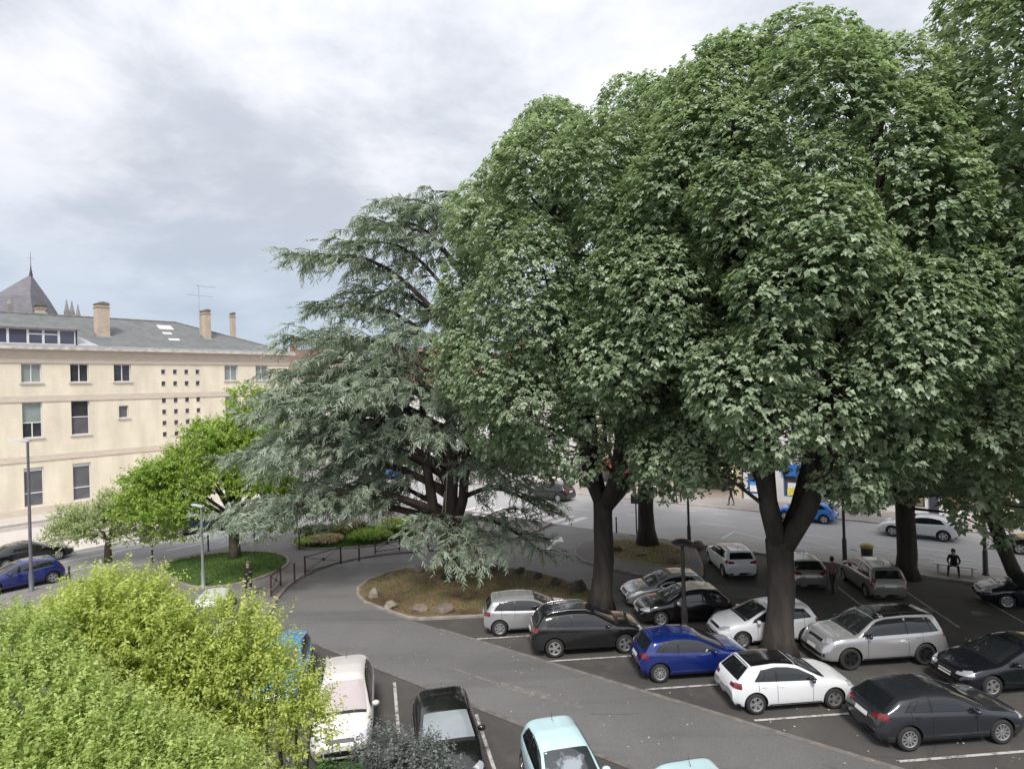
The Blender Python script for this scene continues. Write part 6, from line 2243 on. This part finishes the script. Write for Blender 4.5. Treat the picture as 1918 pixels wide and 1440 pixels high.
# ------------------------------------------------------------------ people
def person(label, x, y, z, az, J, top_c, leg_c, hair_c, skin=(0.48, 0.30, 0.22), sleeve=True):
    """one skinned body from joints J (local metres, +y forward); clothes told by material, hair a child"""
    names = list(J)
    me = bpy.data.meshes.new('person')
    ed = []
    vs = [J[n] for n in names]
    rad = dict(pelvis=.135, spine=.125, chest=.145, neck=.06, head=.085, crown=.075, nose=.014)
    chain = [('pelvis', 'spine'), ('spine', 'chest'), ('chest', 'neck'), ('neck', 'head'), ('head', 'crown')]
    ed = [(names.index(a), names.index(b_)) for a, b_ in chain]
    r = [rad.get(n, .05) for n in names]
    extra = {'hip': .095, 'knee': .062, 'ankle': .042, 'toe': .034, 'shoulder': .062, 'elbow': .045, 'wrist': .032, 'palm': .034}
    idx = {n: i for i, n in enumerate(names)}
    for n, i in idx.items():
        for k_, v in extra.items():
            if n.startswith(k_):
                r[i] = v
    for s in 'LR':
        for a, b_ in (('pelvis', 'hip' + s), ('hip' + s, 'knee' + s), ('knee' + s, 'ankle' + s), ('ankle' + s, 'toe' + s), ('chest', 'shoulder' + s), ('shoulder' + s, 'elbow' + s), ('elbow' + s, 'wrist' + s), ('wrist' + s, 'palm' + s)):
            ed.append((idx[a], idx[b_]))
        pa, wr = np.array(J['palm' + s]), np.array(J['wrist' + s])
        d = (pa - wr) / np.linalg.norm(pa - wr)
        sd = np.array([0, 1.0, 0]) - d * d[1]
        sd /= np.linalg.norm(sd) + 1e-6
        for j, (o_, ln) in enumerate(((-.03, .06), (-.01, .075), (.01, .08), (.03, .07), (.045, .045))):
            b0 = pa + sd * o_ if j < 4 else wr + d * .02 + sd * .03
            m1 = b0 + d * ln * .6 + (sd * .02 if j == 4 else 0)
            vs += [tuple(m1), tuple(m1 + d * ln * .4 + np.array([0, .012, 0]))]
            r += [.010, .008]
            n0 = len(vs) - 2
            ed += [(idx['palm' + s], n0), (n0, n0 + 1)]
    hd = np.array(J['head'])
    me.from_pydata([tuple(v) for v in vs], ed, [])
    ob = bpy.data.objects.new('tmp_person', me)
    COL.objects.link(ob)
    md = ob.modifiers.new('skin', 'SKIN')
    md.use_smooth_shade = True
    sk = me.skin_vertices[0].data if me.skin_vertices else None
    if sk is None:
        bpy.data.objects.remove(ob)
        return
    for i, v in enumerate(sk):
        v.radius = (r[i], r[i] * (.8 if i < 3 else 1))
        v.use_root = (i == idx['pelvis'])
    sb = ob.modifiers.new('sub', 'SUBSURF')
    sb.levels = sb.render_levels = 1
    dg = bpy.context.evaluated_depsgraph_get()
    res = bpy.data.meshes.new_from_object(ob.evaluated_get(dg))
    bpy.data.objects.remove(ob)
    cm = [mat('cloth_%s' % label[:14].replace(' ', '_'), top_c, .9), mat('trousers_%s' % label[:14].replace(' ', '_'), leg_c, .9), mat('skin', skin, .6), mat('shoe', (0.05, 0.045, 0.04), .7)]
    for m_ in cm:
        res.materials.append(m_)
    seg = []
    P = {n: np.array(J[n]) for n in J}
    parts_ = [('pelvis', 'spine', 0), ('spine', 'chest', 0), ('chest', 'neck', 0), ('neck', 'head', 2), ('head', 'crown', 2)]
    for s in 'LR':
        parts_ += [('pelvis', 'hip' + s, 1), ('hip' + s, 'knee' + s, 1), ('knee' + s, 'ankle' + s, 1), ('ankle' + s, 'toe' + s, 3), ('chest', 'shoulder' + s, 0), ('shoulder' + s, 'elbow' + s, 0), ('elbow' + s, 'wrist' + s, 0 if sleeve else 2), ('wrist' + s, 'palm' + s, 2)]
    for f in res.polygons:
        c = np.array(f.center)
        best, bm_ = 9, 0
        for a, b_, m_ in parts_:
            u, v = P[a], P[b_]
            t = np.clip(((c - u) @ (v - u)) / ((v - u) @ (v - u) + 1e-9), 0, 1)
            dd = np.linalg.norm(c - u - (v - u) * t)
            if dd < best:
                best, bm_ = dd, m_
        f.material_index = bm_
        f.use_smooth = True
    o = link('person', res, None, (x, y, z), az)
    tag(o, label, 'person')
    hb = MB()
    cr, h0 = np.array(J['crown']), np.array(J['head'])
    c = cr * .6 + h0 * .4
    vv, ff = [], []
    for i in range(7):
        ph = math.pi * i / 6
        for j in range(10):
            a = 2 * math.pi * j / 10
            back = -.028 if math.sin(a) < 0.2 else -.045
            vv.append((c[0] + .098 * math.sin(ph) * math.cos(a), c[1] - .02 + .112 * math.sin(ph) * math.sin(a) * (.62 if math.sin(a) > 0 else 1.05), c[2] + .045 + .115 * math.cos(ph) - (.05 if (i > 4 and math.sin(a) < 0) else 0)))
    for i in range(6):
        for j in range(10):
            ff.append((i * 10 + j, (i + 1) * 10 + j, (i + 1) * 10 + (j + 1) % 10, i * 10 + (j + 1) % 10))
    hb.add(vv, ff)
    hb.build('hair', mat('hair_%s' % str(hair_c[0]), hair_c, .7), o, smooth=True)
    fb = MB()
    f0 = h0 + np.array([0, .085, .02])
    fb.lathe([(.012, -.02), (.016, 0), (.004, .03)], 6, center=tuple(f0))
    fb.build('nose', MATS['skin'], o)
    for sx in (-.032, .032):
        e = MB()
        e.lathe([(.001, -.012), (.010, 0), (.001, .012)], 6, center=(f0[0] + sx, f0[1] - .006, f0[2] + .03))
        e.build('eye', MATS['shoe'], o)
    mth = MB()
    mth.box(f0[0] - .022, f0[0] + .022, f0[1] - .012, f0[1] - .002, f0[2] - .05, f0[2] - .042)
    mth.build('mouth', mat('lip', (0.32, 0.13, 0.11), .6), o)
    for sx in (-1, 1):
        e = MB()
        e.lathe([(.001, -.03), (.022, -.01), (.022, .012), (.001, .03)], 6, center=(f0[0] + sx * .088, h0[1], h0[2] + .02))
        e.build('ear', MATS['skin'], o)
    return o


def pose(walk=0.0, sit=False, arm=0.0):
    J = dict(pelvis=(0, 0, .95), spine=(0, 0, 1.14), chest=(0, .01, 1.33), neck=(0, .01, 1.48), head=(0, .03, 1.57), crown=(0, .025, 1.66))
    for s, sx in (('L', -1), ('R', 1)):
        w = walk * sx
        J['hip' + s] = (sx * .10, 0, .90)
        J['knee' + s] = (sx * .10, .17 * w + .02, .50)
        J['ankle' + s] = (sx * .10, .26 * w - .02, .09 + max(0, -w) * .06)
        J['toe' + s] = (sx * .11, .26 * w + .15, .04 + max(0, -w) * .02)
        J['shoulder' + s] = (sx * .175, 0, 1.40)
        J['elbow' + s] = (sx * .22, -.10 * w - .03, 1.13)
        J['wrist' + s] = (sx * .23, -.10 * w + .08 + arm * .1, .91 + arm * .15)
        J['palm' + s] = (sx * .23, -.10 * w + .11 + arm * .12, .83 + arm * .16)
    if sit:
        J = {k_: (v[0], v[1], v[2] - .41) for k_, v in J.items()}
        for s, sx in (('L', -1), ('R', 1)):
            J['hip' + s] = (sx * .11, .02, .51)
            J['knee' + s] = (sx * .20, .42, .50)
            J['ankle' + s] = (sx * .22, .44, .10)
            J['toe' + s] = (sx * .24, .60, .04)
            J['elbow' + s] = (sx * .26, .10, .72)
            J['wrist' + s] = (sx * .18, .30, .60)
            J['palm' + s] = (sx * .16, .38, .58)
        J['chest'] = (0, .10, .92)
        J['spine'] = (0, .03, .74)
        J['neck'] = (0, .16, 1.06)
        J['head'] = (0, .20, 1.15)
        J['crown'] = (0, .20, 1.24)
        for s, sx in (('L', -1), ('R', 1)):
            J['shoulder' + s] = (sx * .175, .10, .98)
    return J


person('dark-haired person in dusty pink top walking away beside the silver minivan', 14.7, 29.5, .01, R(8), pose(.7), (0.16, 0.085, 0.075), (0.02, 0.02, 0.024), (0.015, 0.011, 0.009), sleeve=True)
person('person in dark clothes sitting on the low bench at the back edge', 21.75, 31.45, .12, ROT_A + math.pi, pose(0, True), (0.02, 0.02, 0.022), (0.03, 0.03, 0.032), (0.02, 0.015, 0.012))
person('person in black walking on the far pavement left of the black pole', 13.4, 52.9, .12, R(230), pose(.8), (0.02, 0.02, 0.022), (0.015, 0.015, 0.018), (0.02, 0.015, 0.012))
person('person in dark coat walking on the far pavement behind the three-stemmed lime', 17.3, 50.6, .12, R(55), pose(-.7), (0.03, 0.03, 0.035), (0.02, 0.02, 0.022), (0.03, 0.02, 0.015))
person('person in dark suit standing on the pavement at the lawn above the golden shrub', -13.4, 31.4, .12, R(160), pose(.3), (0.018, 0.020, 0.026), (0.012, 0.012, 0.016), (0.16, 0.13, 0.10))
